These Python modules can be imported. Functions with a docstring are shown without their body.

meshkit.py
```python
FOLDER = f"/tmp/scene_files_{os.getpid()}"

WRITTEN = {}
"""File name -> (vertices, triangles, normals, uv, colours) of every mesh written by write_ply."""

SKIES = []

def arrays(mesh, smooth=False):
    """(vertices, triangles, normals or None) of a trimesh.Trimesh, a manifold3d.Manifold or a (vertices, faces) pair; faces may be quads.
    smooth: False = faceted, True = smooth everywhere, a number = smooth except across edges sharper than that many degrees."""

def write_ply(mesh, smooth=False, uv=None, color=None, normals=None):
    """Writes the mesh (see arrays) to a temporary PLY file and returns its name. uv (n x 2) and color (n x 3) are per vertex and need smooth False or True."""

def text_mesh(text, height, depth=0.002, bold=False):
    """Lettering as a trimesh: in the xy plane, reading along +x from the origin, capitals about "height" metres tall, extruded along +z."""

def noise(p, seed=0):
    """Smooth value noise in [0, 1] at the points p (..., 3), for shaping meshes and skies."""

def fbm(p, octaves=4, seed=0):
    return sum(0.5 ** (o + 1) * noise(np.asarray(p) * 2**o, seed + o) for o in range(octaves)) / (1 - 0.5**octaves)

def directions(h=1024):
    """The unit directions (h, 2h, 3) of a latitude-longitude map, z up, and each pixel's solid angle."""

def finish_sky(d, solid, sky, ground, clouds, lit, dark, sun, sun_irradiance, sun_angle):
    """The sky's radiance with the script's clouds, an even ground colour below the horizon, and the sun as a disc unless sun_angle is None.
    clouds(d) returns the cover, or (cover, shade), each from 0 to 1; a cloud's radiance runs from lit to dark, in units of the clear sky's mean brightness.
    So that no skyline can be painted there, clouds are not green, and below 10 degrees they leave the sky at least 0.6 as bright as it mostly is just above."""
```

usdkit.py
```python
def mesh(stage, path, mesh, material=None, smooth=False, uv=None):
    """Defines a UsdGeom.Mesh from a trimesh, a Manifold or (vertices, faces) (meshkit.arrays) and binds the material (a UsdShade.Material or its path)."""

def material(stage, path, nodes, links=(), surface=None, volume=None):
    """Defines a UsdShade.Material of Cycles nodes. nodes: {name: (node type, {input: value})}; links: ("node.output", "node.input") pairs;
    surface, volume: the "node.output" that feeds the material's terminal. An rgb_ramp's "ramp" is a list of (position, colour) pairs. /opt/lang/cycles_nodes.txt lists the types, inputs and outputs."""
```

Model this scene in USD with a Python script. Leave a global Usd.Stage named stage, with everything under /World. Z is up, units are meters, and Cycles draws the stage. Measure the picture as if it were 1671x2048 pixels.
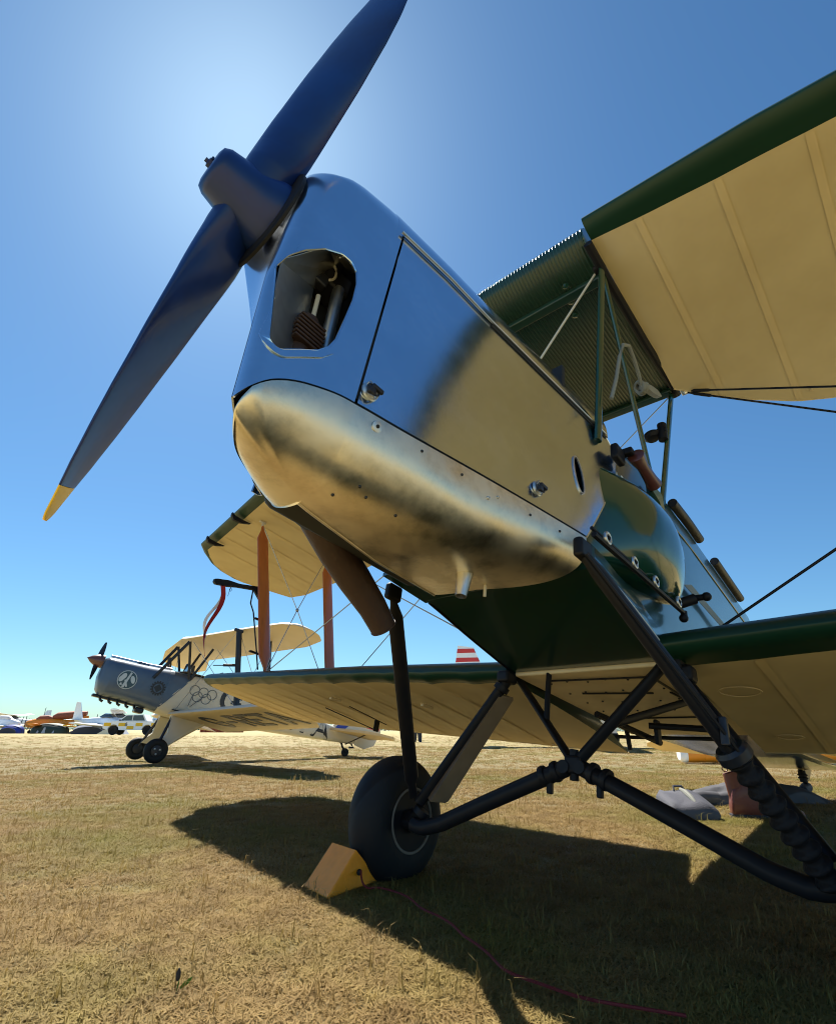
import math, random
import numpy as np
import trimesh, manifold3d
import usdkit, meshkit
from shapely.geometry import Polygon, Point, LineString
from shapely import affinity
from pxr import Usd, UsdGeom, UsdLux, UsdShade, Gf, Sdf, Vt

stage = Usd.Stage.CreateInMemory()
UsdGeom.SetStageUpAxis(stage, UsdGeom.Tokens.z)
UsdGeom.SetStageMetersPerUnit(stage, 1.0)
UsdGeom.Xform.Define(stage, '/World')
UsdGeom.Scope.Define(stage, '/World/Looks')
random.seed(7)
rng = np.random.default_rng(7)

# ------------------------------------------------------------------ camera, sky, sun, exposure
CAM_H, PITCH, ROLL = 0.5716, 22.6233, 0.1875
cam = UsdGeom.Camera.Define(stage, '/World/camera')
cam.CreateHorizontalApertureAttr(36.0)
cam.CreateVerticalApertureAttr(36.0 * 1024 / 835)
cam.CreateFocalLengthAttr(36.0 * 1049.9 / 1671)
cam.CreateClippingRangeAttr(Gf.Vec2f(0.02, 5000))
_p, _r = math.radians(PITCH), math.radians(ROLL)
_fw = np.array([0, math.cos(_p), math.sin(_p)]); _up = np.array([0, -math.sin(_p), math.cos(_p)]); _ri = np.array([1.0, 0, 0])
_r2 = math.cos(_r) * _ri + math.sin(_r) * _up; _u2 = -math.sin(_r) * _ri + math.cos(_r) * _up
cam.AddTransformOp().Set(Gf.Matrix4d(*_r2, 0, *_u2, 0, *(-_fw), 0, 0, 0, CAM_H, 1))
cam.CreateExposureAttr(1.2)

SUN = np.array([-0.2548, 0.5056, 0.8243]); SUN /= np.linalg.norm(SUN)
ELEV, ROT = math.asin(SUN[2]), math.atan2(SUN[0], SUN[1])
sky_m = usdkit.material(stage, '/World/Looks/sky', {
    'sky': ('sky_texture', {'sky_type': 'single_scattering', 'sun_disc': False, 'sun_elevation': ELEV, 'sun_rotation': ROT,
                            'altitude': 50.0, 'air_density': 1.0, 'aerosol_density': 0.42, 'ozone_density': 1.5}),
    'tone': ('mix_color', {'blend_type': 'multiply', 'fac': 1.0, 'b': (.70, 1.0, 1.16), 'use_clamp': False}), 'sat': ('hsv', {'saturation': 1.06}),
    'bg': ('background_shader', {'strength': 0.05})}, [('sky.color', 'tone.a'), ('tone.result', 'sat.color'), ('sat.color', 'bg.color')], surface='bg.background')
dome = UsdLux.DomeLight.Define(stage, '/World/sky')
UsdShade.MaterialBindingAPI.Apply(dome.GetPrim()).Bind(sky_m)
dome.GetPrim().SetCustomDataByKey('kind', 'structure')
sun = UsdLux.DistantLight.Define(stage, '/World/sun')
sun.CreateIntensityAttr(1.25); sun.CreateAngleAttr(0.53); sun.CreateColorAttr(Gf.Vec3f(1.0, 0.95, 0.86))
sun.GetPrim().CreateAttribute('inputs:normalize', Sdf.ValueTypeNames.Bool).Set(True)
_x = np.cross([0, 0, 1.0], SUN); _x /= np.linalg.norm(_x); _y = np.cross(SUN, _x)
sun.AddTransformOp().Set(Gf.Matrix4d(*_x, 0, *_y, 0, *SUN, 0, 0, 0, 30, 1))

# ------------------------------------------------------------------ materials
M = {}
def mat(name, col, rough=0.5, metal=0.0, var=0.0, vscale=6.0, coat=0.0, bump=0.0, bscale=60.0, ior=1.5, rvar=0.0, col2=None, stretch=None, transl=0.0, spec=0.5):
    """principled surface whose colour (towards col2), roughness and fine relief vary with noise in object space"""
    n = {'p': ('principled_bsdf', {'base_color': tuple(col), 'roughness': rough, 'metallic': metal, 'coat_weight': coat, 'coat_roughness': 0.06, 'ior': ior, 'specular_ior_level': spec})}
    l = []
    if var or rvar or bump or col2:
        n['g'] = ('geometry', {})
        src = 'g.position'
        if stretch:
            n['map'] = ('mapping', {'scale': stretch}); l.append(('g.position', 'map.vector')); src = 'map.vector'
        n['n'] = ('noise_texture', {'scale': vscale, 'detail': 6.0, 'roughness': 0.6}); l.append((src, 'n.vector'))
    if var or col2:
        a = np.array(col); b = np.array(col2) if col2 else a * (1 - var)
        n['r'] = ('rgb_ramp', {'ramp': [(0.0, tuple(b)), (0.38, tuple(b * .4 + a * .6)), (0.62, tuple(a)), (1.0, tuple(np.clip(a * (1 + .35 * var), 0, 1)))]})
        l += [('n.fac', 'r.fac'), ('r.color', 'p.base_color')]
    if rvar:
        n['m'] = ('map_range', {'from_min': .3, 'from_max': .7, 'to_min': max(.02, rough - rvar), 'to_max': rough + rvar})
        l += [('n.fac', 'm.value'), ('m.result', 'p.roughness')]
    if bump:
        n['n2'] = ('noise_texture', {'scale': bscale, 'detail': 4.0}); l.append((src, 'n2.vector'))
        n['b'] = ('bump', {'strength': bump, 'distance': 0.02}); l += [('n2.fac', 'b.height'), ('b.normal', 'p.normal')]
    surf = 'p.BSDF'
    if transl:
        n['t'] = ('translucent_bsdf', {'color': tuple(col)}); n['mx'] = ('mix_closure', {'fac': transl})
        if var or col2: l.append(('r.color', 't.color'))
        l += [('p.BSDF', 'mx.closure1'), ('t.BSDF', 'mx.closure2')]; surf = 'mx.closure'
    M[name] = usdkit.material(stage, '/World/Looks/' + name, n, l, surface=surf)
    return M[name]

mat('sky_tint_aluminium', (.64, .73, .84), rough=.17, metal=1.0, var=.10, vscale=5, rvar=.03, bump=.03, bscale=7)  # polished metal; the blue tint paints sky reflection into its colour
mat('straw_tint_aluminium', (.82, .73, .58), rough=.36, metal=1.0, var=.3, vscale=9, rvar=.08, bump=.05, bscale=11, col2=(.58, .50, .38))  # same metal, its gold tint painted in for the reflected straw ground
mat('bright_metal', (.85, .83, .78), rough=.3, metal=1.0)
mat('bare_metal', (.6, .6, .6), rough=.35, metal=1.0, var=.3, vscale=30)
mat('steel_wire', (.35, .36, .38), rough=.35, metal=.9)
mat('green_paint', (.006, .034, .016), rough=.16, coat=.6, var=.25, vscale=4, bump=.02, bscale=14, ior=1.6)
mat('green_fabric', (.004, .022, .012), rough=.24, coat=.5, var=.2, vscale=3, bump=.03, bscale=10, ior=1.7, spec=.8)
mat('green_tank', (.006, .026, .014), rough=.3, coat=.2, var=.3, vscale=6)
mat('cream_fabric', (.76, .63, .38), rough=.6, var=.22, vscale=2.6, bump=.05, bscale=5, transl=.26, col2=(.60, .47, .265))
mat('cream_tape', (.70, .56, .32), rough=.6, var=.2, vscale=3, transl=.15)
mat('cream_belly', (.60, .47, .27), rough=.5, var=.3, vscale=6, col2=(.40, .29, .15))
mat('black_paint', (.006, .006, .008), rough=.5, var=.4, vscale=12, coat=.0, spec=.2, col2=(.014, .011, .009))
mat('black_cavity', (.006, .006, .006), rough=.8)
mat('tyre_rubber', (.006, .006, .007), spec=.25, rough=.62, var=.35, vscale=14, bump=.08, bscale=60, col2=(.012, .011, .010))
mat('fairing_wood', (.16, .11, .065), rough=.5, var=.4, vscale=12)
mat('green_edge', (.006, .030, .015), rough=.4, var=.2, vscale=4, spec=.3)
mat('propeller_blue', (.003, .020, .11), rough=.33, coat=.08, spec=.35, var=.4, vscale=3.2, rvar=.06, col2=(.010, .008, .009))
mat('yellow_paint', (.85, .50, .012), rough=.6, var=.25, vscale=14)
mat('chock_yellow', (.90, .29, .010), rough=.55, var=.35, vscale=22, bump=.12, bscale=50, col2=(.70, .22, .008))
mat('strut_wood', (.36, .085, .014), rough=.3, coat=.6, var=.45, vscale=5, stretch=(6, 6, .7), col2=(.24, .05, .01))
mat('rim_paint', (.13, .11, .09), rough=.6, var=.4, vscale=30)
mat('exhaust_rust', (.042, .022, .016), rough=.6, var=.5, vscale=25, bump=.15, bscale=60, metal=.3, col2=(.045, .022, .018))
mat('pale_fitting', (.5, .46, .38), rough=.5)
mat('red_ribbon', (.42, .015, .02), rough=.6, var=.2, transl=.25)
mat('white_ribbon', (.7, .7, .72), rough=.6, transl=.25)
mat('red_rope', (.16, .008, .008), rough=.8, bump=.4, bscale=300)
mat('grey_strap', (.20, .20, .17), rough=.85, bump=.3, bscale=200)
mat('white_letter', (.62, .66, .66), rough=.4)
mat('black_letter', (.014, .014, .016), rough=.45)
mat('grey_letter', (.085, .09, .095), rough=.5)
mat('rubber_gaiter', (.008, .007, .008), spec=.2, rough=.7, bump=.3, bscale=90)
mat('leather', (.018, .015, .013), rough=.5, bump=.2, bscale=80)
mat('venturi_brown', (.09, .028, .02), rough=.35, coat=.3)
mat('jung_cowl', (.075, .105, .15), rough=.36, metal=.3, var=.3, vscale=3, rvar=.06, col2=(.055, .07, .095))
mat('jung_cream', (.70, .66, .56), rough=.45, var=.1, vscale=3, transl=.12)
mat('jung_under', (.68, .55, .33), rough=.5, var=.12, vscale=2, transl=.2)
mat('badge_teal', (.03, .065, .08), rough=.5)
mat('badge_pale', (.42, .45, .46), rough=.5)
mat('dark_metal', (.03, .03, .035), rough=.35, metal=.6)
mat('window_glass', (.03, .04, .05), rough=.05, coat=.5)
mat('white_paint', (.75, .76, .78), rough=.35, var=.06)
mat('pale_blue_paint', (.55, .63, .72), rough=.4, var=.08)
mat('orange_paint', (.72, .24, .015), rough=.4, var=.12)
mat('brown_cover', (.26, .07, .03), rough=.7, var=.3)
mat('red_paint', (.5, .03, .03), rough=.4)
mat('vehicle_yellow', (.68, .40, .01), rough=.35)
mat('tent_blue', (.015, .04, .28), rough=.6, var=.3, vscale=3)
mat('tent_green', (.014, .03, .02), rough=.6, var=.3, vscale=3)
mat('tent_grey', (.38, .40, .45), rough=.6, var=.2, vscale=3)
mat('tent_dark', (.02, .024, .04), rough=.7)
mat('tent_beige', (.62, .55, .38), rough=.7)
mat('grey_canvas', (.055, .055, .07), rough=.8, var=.25, vscale=18, bump=.3, bscale=120)
mat('dark_cloth', (.03, .03, .04), rough=.85, var=.3, vscale=20)
mat('jacket_cloth', (.06, .06, .07), rough=.85, var=.6, vscale=14, col2=(.03, .03, .035))
mat('boot_leather', (.15, .035, .02), rough=.45, var=.35, vscale=14, coat=.2, bump=.15, bscale=60)
mat('skin', (.45, .27, .19), rough=.5)
mat('hair', (.05, .03, .02), rough=.6)
mat('shirt', (.25, .28, .33), rough=.8, var=.2)
mat('jeans', (.018, .022, .045), rough=.85, var=.3, vscale=20)
mat('tree_leaf', (.035, .055, .03), rough=.8, var=.5, vscale=.4)
mat('bark', (.10, .07, .05), rough=.9)
mat('weed_leaf', (.09, .22, .03), rough=.5, transl=.3)
mat('weed_head', (.025, .018, .012), rough=.9)

def grass_material(name, blade):
    """dry straw with greener patches: a function of world position for sheet and blades alike"""
    n = {'g': ('geometry', {}), 'flat': ('mapping', {'scale': (1, 1, 0)}),
         'big': ('noise_texture', {'scale': 0.75, 'detail': 5.0, 'roughness': .62}), 'mid': ('noise_texture', {'scale': 6.0, 'detail': 5.0, 'roughness': .7}),
         'fine': ('noise_texture', {'scale': 55.0, 'detail': 4.0}),
         'straw': ('rgb_ramp', {'ramp': [(0.10, (.22, .14, .045)), (.32, (.60, .43, .165)), (.58, (.84, .65, .29)), (.86, (.96, .84, .52))]}),
         'green': ('rgb_ramp', {'ramp': [(.15, (.19, .17, .03)), (.5, (.46, .40, .08)), (.85, (.72, .62, .20))]}),
         'gm': ('rgb_ramp', {'ramp': [(.46, (0, 0, 0)), (.64, (.85, .85, .85))]}),
         'mix': ('mix_color', {}), 'p': ('principled_bsdf', {'roughness': .75, 'specular_ior_level': .25})}
    l = [('g.position', 'flat.vector'), ('flat.vector', 'big.vector'), ('flat.vector', 'mid.vector'), ('flat.vector', 'fine.vector'),
         ('big.fac', 'gm.fac'), ('gm.color', 'mix.fac'), ('straw.color', 'mix.a'), ('green.color', 'mix.b'), ('mix.result', 'p.base_color')]
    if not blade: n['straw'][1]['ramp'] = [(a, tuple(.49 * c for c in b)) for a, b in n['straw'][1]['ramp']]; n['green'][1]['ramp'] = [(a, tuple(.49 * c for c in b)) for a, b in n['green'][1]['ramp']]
    if blade:
        n['oi'] = ('object_info', {}); n['w'] = ('mix_float', {'fac': .72}); n['ri'] = ('geometry', {})
        n['w2'] = ('mix_float', {'fac': .5})
        l += [('mid.fac', 'w.a'), ('ri.random_per_island', 'w.b'), ('w.result', 'straw.fac'), ('w.result', 'green.fac')]
        n['t'] = ('translucent_bsdf', {}); n['mx'] = ('mix_closure', {'fac': .3})
        l += [('mix.result', 't.color'), ('p.BSDF', 'mx.closure1'), ('t.BSDF', 'mx.closure2')]
        surf = 'mx.closure'
    else:
        n['w'] = ('mix_float', {'fac': .6}); n['b'] = ('bump', {'strength': 1.0, 'distance': .03})
        n['fib'] = ('noise_texture', {'scale': 120.0, 'detail': 3.0, 'roughness': .75, 'distortion': 2.5}); n['ff'] = ('mix_float', {'fac': .6}); n['ct'] = ('map_range', {'from_min': .36, 'from_max': .62, 'to_min': .05, 'to_max': .95, 'clamp': True})
        l += [('flat.vector', 'fib.vector'), ('fine.fac', 'ff.a'), ('fib.fac', 'ff.b'), ('ff.result', 'ct.value'), ('mid.fac', 'w.a'), ('ct.result', 'w.b'), ('w.result', 'straw.fac'), ('w.result', 'green.fac'), ('w.result', 'b.height'), ('b.normal', 'p.normal')]
        surf = 'p.BSDF'
    M[name] = usdkit.material(stage, '/World/Looks/' + name, n, l, surface=surf)
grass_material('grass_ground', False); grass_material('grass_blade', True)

# ------------------------------------------------------------------ scene helpers
def numbered(parent, name):
    k, p = 0, f'{parent}/{name}'
    while stage.GetPrimAtPath(p): k += 1; p = f'{parent}/{name}_{k:03d}'
    return p
def tag(prim, label=None, cat=None, group=None, kind=None):
    for k, v in (('label', label), ('category', cat), ('group', group), ('kind', kind)):
        if v: prim.SetCustomDataByKey(k, v)
    return prim
def thing(name, label, cat, loc=(0, 0, 0), rotz=0.0, group=None, R=None):
    x = UsdGeom.Xform.Define(stage, numbered('/World', name))
    if R is None:
        c, s = math.cos(rotz), math.sin(rotz); R = np.array([[c, -s, 0], [s, c, 0], [0, 0, 1.0]])
    x.AddTransformOp().Set(Gf.Matrix4d(*R[:, 0], 0, *R[:, 1], 0, *R[:, 2], 0, *map(float, loc), 1))
    return tag(x.GetPrim(), label, cat, group)
OFF = np.zeros(3)      # subtracted from every part's vertices: the aircraft are drawn about the propeller hub, their Xform stands on the ground
def part(name, mesh, m, parent='/World', smooth=35, label=None, kind=None):
    v, f = vf(mesh)
    pth = numbered(str(parent.GetPath()) if hasattr(parent, 'GetPath') else parent, name)
    o = usdkit.mesh(stage, pth, trimesh.Trimesh(v - OFF, f, process=False), M[m], smooth=smooth).GetPrim()
    return tag(o, label, kind=kind)
def vf(mesh):
    if hasattr(mesh, 'to_mesh'):
        m = mesh.to_mesh(); return np.array(m.vert_properties[:, :3], float), np.array(m.tri_verts)
    if hasattr(mesh, 'vertices'): return np.array(mesh.vertices, float), np.array(mesh.faces)
    v, f = np.asarray(mesh[0], float), np.asarray(mesh[1], int)
    if f.shape[1] == 4: f = np.vstack([f[:, [0, 1, 2]], f[:, [0, 2, 3]]])
    return v, f
def cat(*ms):
    vs, fs, k = [], [], 0
    for m in ms:
        v, f = vf(m); vs.append(v); fs.append(f + k); k += len(v)
    return np.vstack(vs), np.vstack(fs)
def grid(P, closed=False):
    """P: (rows, cols, 3) -> open sheet"""
    P = np.asarray(P, float); a, b = P.shape[:2]
    i, j = np.meshgrid(np.arange(a - 1), np.arange(b if closed else b - 1), indexing='ij'); j2 = (j + 1) % b
    f = np.stack([i * b + j, i * b + j2, (i + 1) * b + j2, (i + 1) * b + j], -1).reshape(-1, 4)
    return P.reshape(-1, 3), np.vstack([f[:, [0, 1, 2]], f[:, [0, 2, 3]]])
def loft(rings, cap=True):
    P = np.asarray(rings, float); v, f = grid(P, True); a, b = P.shape[:2]
    if cap:
        c0, c1 = P[0].mean(0), P[-1].mean(0); n = len(v); v = np.vstack([v, c0, c1])
        j = np.arange(b); j2 = (j + 1) % b
        f = np.vstack([f, np.c_[np.full(b, n), j2, j], np.c_[np.full(b, n + 1), (a - 1) * b + j, (a - 1) * b + j2]])
    t = trimesh.Trimesh(v, f, process=False)
    if t.volume < 0: f = f[:, ::-1]
    return v, f
def solid(mesh):
    v, f = vf(mesh); t = trimesh.Trimesh(v, f, process=False); t.merge_vertices()
    f = t.faces
    if t.volume < 0: f = f[:, ::-1]
    return manifold3d.Manifold(manifold3d.Mesh(vert_properties=np.asarray(t.vertices, np.float32), tri_verts=np.asarray(f, np.uint32)))
def thicken(mesh, t):
    """a closed shell t thick from an open sheet (inwards along -normal)"""
    v, f = vf(mesh); tm = trimesh.Trimesh(v, f, process=False); tm.merge_vertices(); tm.update_faces(tm.nondegenerate_faces()); tm.remove_unreferenced_vertices()
    v, f = np.array(tm.vertices), np.array(tm.faces)
    n = np.array(tm.vertex_normals); w = v - n * t; k = len(v)
    e = np.sort(tm.edges, 1); u, cnt = np.unique(e, axis=0, return_counts=True); bd = {tuple(x) for x in u[cnt == 1]}
    rim = [(a, b) for a, b in tm.edges if tuple(sorted((a, b))) in bd]
    side = [(b, a, a + k) for a, b in rim] + [(b, a + k, b + k) for a, b in rim]
    return np.vstack([v, w]), np.vstack([f, f[:, ::-1] + k, np.array(side, int)])
def frame_of(p):
    p = np.asarray(p, float); t = np.gradient(p, axis=0); t /= np.linalg.norm(t, axis=1, keepdims=True) + 1e-12
    a = np.cross(t, np.where(np.abs(t[:, 2:]) < .9, [0, 0, 1.0], [1.0, 0, 0])); a /= np.linalg.norm(a, axis=1, keepdims=True) + 1e-12
    return p, t, a, np.cross(t, a)
def tube(pts, r, sides=10, cap=True):
    p, t, a, b = frame_of(pts); r = np.broadcast_to(r, (len(p),)); g = np.arange(sides) * 2 * np.pi / sides
    return loft(p[:, None] + r[:, None, None] * (np.cos(g)[None, :, None] * a[:, None] + np.sin(g)[None, :, None] * b[:, None]), cap)
def strut(p0, p1, chord, thick, along=(1, 0, 0), n=14, taper=(1, 1), ts=None):
    """streamlined strut: elliptical section, long axis turned towards 'along'; ts: (position, scale) along it"""
    p0, p1 = np.array(p0, float), np.array(p1, float); d = p1 - p0; L = np.linalg.norm(d); d /= L
    a = np.array(along, float); a -= d * (a @ d); a /= np.linalg.norm(a); b = np.cross(d, a)
    g = np.arange(n) * 2 * np.pi / n
    ts = ts or [(0, taper[0]), (1, taper[1])]
    rings = []
    for s, k in ts:
        kk = k if isinstance(k, tuple) else (k, k)
        x = np.cos(g); xx = np.sign(x) * np.abs(x); w = np.sin(g) * (1 - .25 * x)
        rings.append(p0 + d * L * s + (xx * chord / 2 * kk[0])[:, None] * a + (w * thick / 2 * kk[1])[:, None] * b)
    return loft(rings)
def box(c, s, R=None, r=0.0):
    if r:
        h = np.array(s) / 2 - r
        m = manifold3d.Manifold.batch_hull([manifold3d.Manifold.sphere(r, 12).translate([sx * h[0], sy * h[1], sz * h[2]]) for sx in (-1, 1) for sy in (-1, 1) for sz in (-1, 1)])
        v, f = vf(m)
    else:
        b = trimesh.creation.box(s); v, f = np.array(b.vertices), np.array(b.faces)
    if R is not None: v = v @ np.asarray(R).T
    return v + np.array(c, float), f
def cyl(p0, p1, r0, r1=None, n=20):
    return tube([p0, p1], [r0, r1 if r1 is not None else r0], n)
def sphere(c, r, n=2):
    s = trimesh.creation.icosphere(n); return np.array(s.vertices) * r + np.array(c, float), np.array(s.faces)
def prism(poly, depth, O, X, Y, Z):
    """shapely polygon in (u, v), extruded by depth: point = O + u X + v Y + w Z"""
    gs = getattr(poly, 'geoms', [poly]); out = []
    for g in gs:
        m = trimesh.creation.extrude_polygon(g, depth, engine='earcut'); v = np.array(m.vertices)
        out.append((np.array(O) + v[:, :1] * np.array(X) + v[:, 1:2] * np.array(Y) + v[:, 2:] * np.array(Z), np.array(m.faces)))
    c = cat(*out)
    t = trimesh.Trimesh(c[0], c[1], process=False)
    return (c[0], c[1][:, ::-1]) if t.volume < 0 else c
def lettering(text, h, O, X, Y, depth=.004, bold=True):
    m = meshkit.text_mesh(text, h, depth, bold); v = np.array(m.vertices); X = np.array(X, float); Y = np.array(Y, float); Z = np.cross(X, Y); Z /= np.linalg.norm(Z)
    return np.array(O) + v[:, :1] * X + v[:, 1:2] * Y + v[:, 2:] * Z, np.array(m.faces)
def torus(c, axis, R, r, n=48, k=14, sx=1.0):
    """ring round 'axis'; the tube is stretched by sx along the axis"""
    axis = np.array(axis, float); axis /= np.linalg.norm(axis); a = np.cross(axis, [0.3, 0.1, 1]); a /= np.linalg.norm(a); b = np.cross(axis, a)
    u, w = np.meshgrid(np.arange(n) * 2 * np.pi / n, np.arange(k) * 2 * np.pi / k, indexing='ij')
    rad = R + r * np.cos(w)
    P = np.array(c) + rad[..., None] * (np.cos(u)[..., None] * a + np.sin(u)[..., None] * b) + (r * sx * np.sin(w))[..., None] * axis
    v, f = grid(np.concatenate([P, P[:1]]), True)
    t = trimesh.Trimesh(v, f, process=False)
    return (v, f[:, ::-1]) if t.volume < 0 else (v, f)
def revolve(prof, c, axis, n=40):
    """profile (radius, along) about axis through c"""
    axis = np.array(axis, float); axis /= np.linalg.norm(axis); a = np.cross(axis, [0.3, 0.1, 1]); a /= np.linalg.norm(a); b = np.cross(axis, a)
    g = np.arange(n) * 2 * np.pi / n
    return loft([np.array(c) + h * axis + r * (np.cos(g)[:, None] * a + np.sin(g)[:, None] * b) for r, h in prof])
def ip(x, tab):
    t = np.array(sorted(tab)); return np.interp(x, t[:, 0], t[:, 1])

# ------------------------------------------------------------------ the setting: the airfield
def gz(x, y):
    d = np.hypot(x, y); s = lambda a, b: np.clip((d - a) / (b - a), 0, 1) ** 2 * (3 - 2 * np.clip((d - a) / (b - a), 0, 1))
    return .12 * s(15, 55) + .12 * s(60, 250) + .12 * s(250, 900)
ang = np.linspace(0, 2 * np.pi, 129)[:-1]; rad = np.concatenate([[0.0], np.geomspace(.5, 4000, 60)])
P = np.stack([rad[:, None] * np.cos(ang), rad[:, None] * np.sin(ang), np.zeros((61, 128))], -1)
P[..., 2] = gz(P[..., 0], P[..., 1])
near = np.exp(-(np.hypot(P[..., 0], P[..., 1]) / 14) ** 2)
P[..., 2] += near * .0
v, f = grid(P, True)
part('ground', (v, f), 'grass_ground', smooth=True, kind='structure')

def tuft(nb, R, hmin, hmax, w, seed, lean=1.0):
    r = np.random.default_rng(seed); vs, fs, k = [], [], 0
    for _ in range(nb):
        a, d = r.uniform(0, 2 * np.pi), R * math.sqrt(r.uniform()); x, y = d * math.cos(a), d * math.sin(a)
        h = r.uniform(hmin, hmax); az = r.uniform(0, 2 * np.pi); ln = h * lean * r.uniform(.4, 1.8); cu = np.array([math.cos(az), math.sin(az), 0]); sd = np.array([-cu[1], cu[0], 0]) * w * r.uniform(.6, 1.3)
        b = np.array([x, y, -.004]); m1 = b + cu * ln * .35 + [0, 0, h * .6]; tp = b + cu * ln + [0, 0, h * r.uniform(.55, 1.0)]
        vs += [b - sd, b + sd, m1 + sd * .8, m1 - sd * .8, tp]; fs += [(k, k + 1, k + 2), (k, k + 2, k + 3), (k + 3, k + 2, k + 4)]; k += 5
    return np.array(vs), np.array(fs)
pi = UsdGeom.PointInstancer.Define(stage, '/World/grass')
tag(pi.GetPrim(), 'short dry straw coloured grass with greener patches covering the airfield', 'grass', kind='stuff')
protos = []
for k in range(8):
    tm = tuft(30, .05, .006, .022, .0019, k, 1.9) if k < 5 else (tuft(18, .05, .012, .036, .0016, k, 1.2) if k < 7 else tuft(5, .04, .045, .09, .0011, k, .6))
    o = usdkit.mesh(stage, f'/World/grass/tuft_{k:03d}', tm, M['grass_blade'], smooth=False); protos.append(o.GetPath())
pi.CreatePrototypesRel().SetTargets(protos)
pts, idx, scl = [], [], []
def scatter(n, r0, r1, s0, s1, half=46):
    rr = np.sqrt(rng.uniform(r0 ** 2, r1 ** 2, n)); aa = np.radians(rng.uniform(90 - half, 90 + half, n))
    x, y = rr * np.cos(aa), rr * np.sin(aa)
    pts.append(np.c_[x, y, gz(x, y)]); scl.append(rng.uniform(s0, s1, n))
    k = rng.choice(8, n, p=[.155] * 5 + [.09, .09, .045]); idx.append(k)
scatter(8500, 1.0, 2.6, .6, 1.1); scatter(13000, 2.6, 5.0, .7, 1.25); scatter(12000, 5.0, 9.5, 1.0, 1.7); scatter(9000, 9.5, 22, 1.2, 2.2, 42); scatter(3500, 22, 48, 1.6, 3.0, 42)
pts, idx, scl = np.vstack(pts), np.concatenate(idx), np.concatenate(scl)
pi.CreatePositionsAttr(Vt.Vec3fArray.FromNumpy(pts.astype(np.float32))); pi.CreateProtoIndicesAttr(Vt.IntArray.FromNumpy(idx.astype(np.int32)))
th = rng.uniform(0, 2 * np.pi, len(pts)); q = np.c_[np.zeros((len(pts), 2)), np.sin(th / 2), np.cos(th / 2)]
pi.CreateOrientationsAttr(Vt.QuathArray([Gf.Quath(float(c), 0, 0, float(s)) for s, c in q[:, 2:]]))
pi.CreateScalesAttr(Vt.Vec3fArray.FromNumpy(np.repeat(scl[:, None], 3, 1).astype(np.float32)))
# ------------------------------------------------------------------ the green biplane in the foreground (drawn about its propeller hub: x forward, y to port, z up)
RA = np.array([[-0.659851, 0.739875, 0.131078], [-0.725695, -0.672744, 0.144158], [0.194841, 0.0, 0.980835]]); TA = np.array([-0.4391, 0.9675, 1.8486])
toW = lambda L: np.asarray(L, float) @ RA.T + TA
toL = lambda Wp: (np.asarray(Wp, float) - TA) @ RA
AX = np.array([-1.69, 0, -1.327])
gp = toW(AX); gp[2] = 0.0
OFF = toL(gp)
bp = thing('biplane', 'green and cream biplane with polished metal nose and blue propeller towering over the camera', 'biplane', gp, R=RA)

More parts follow.
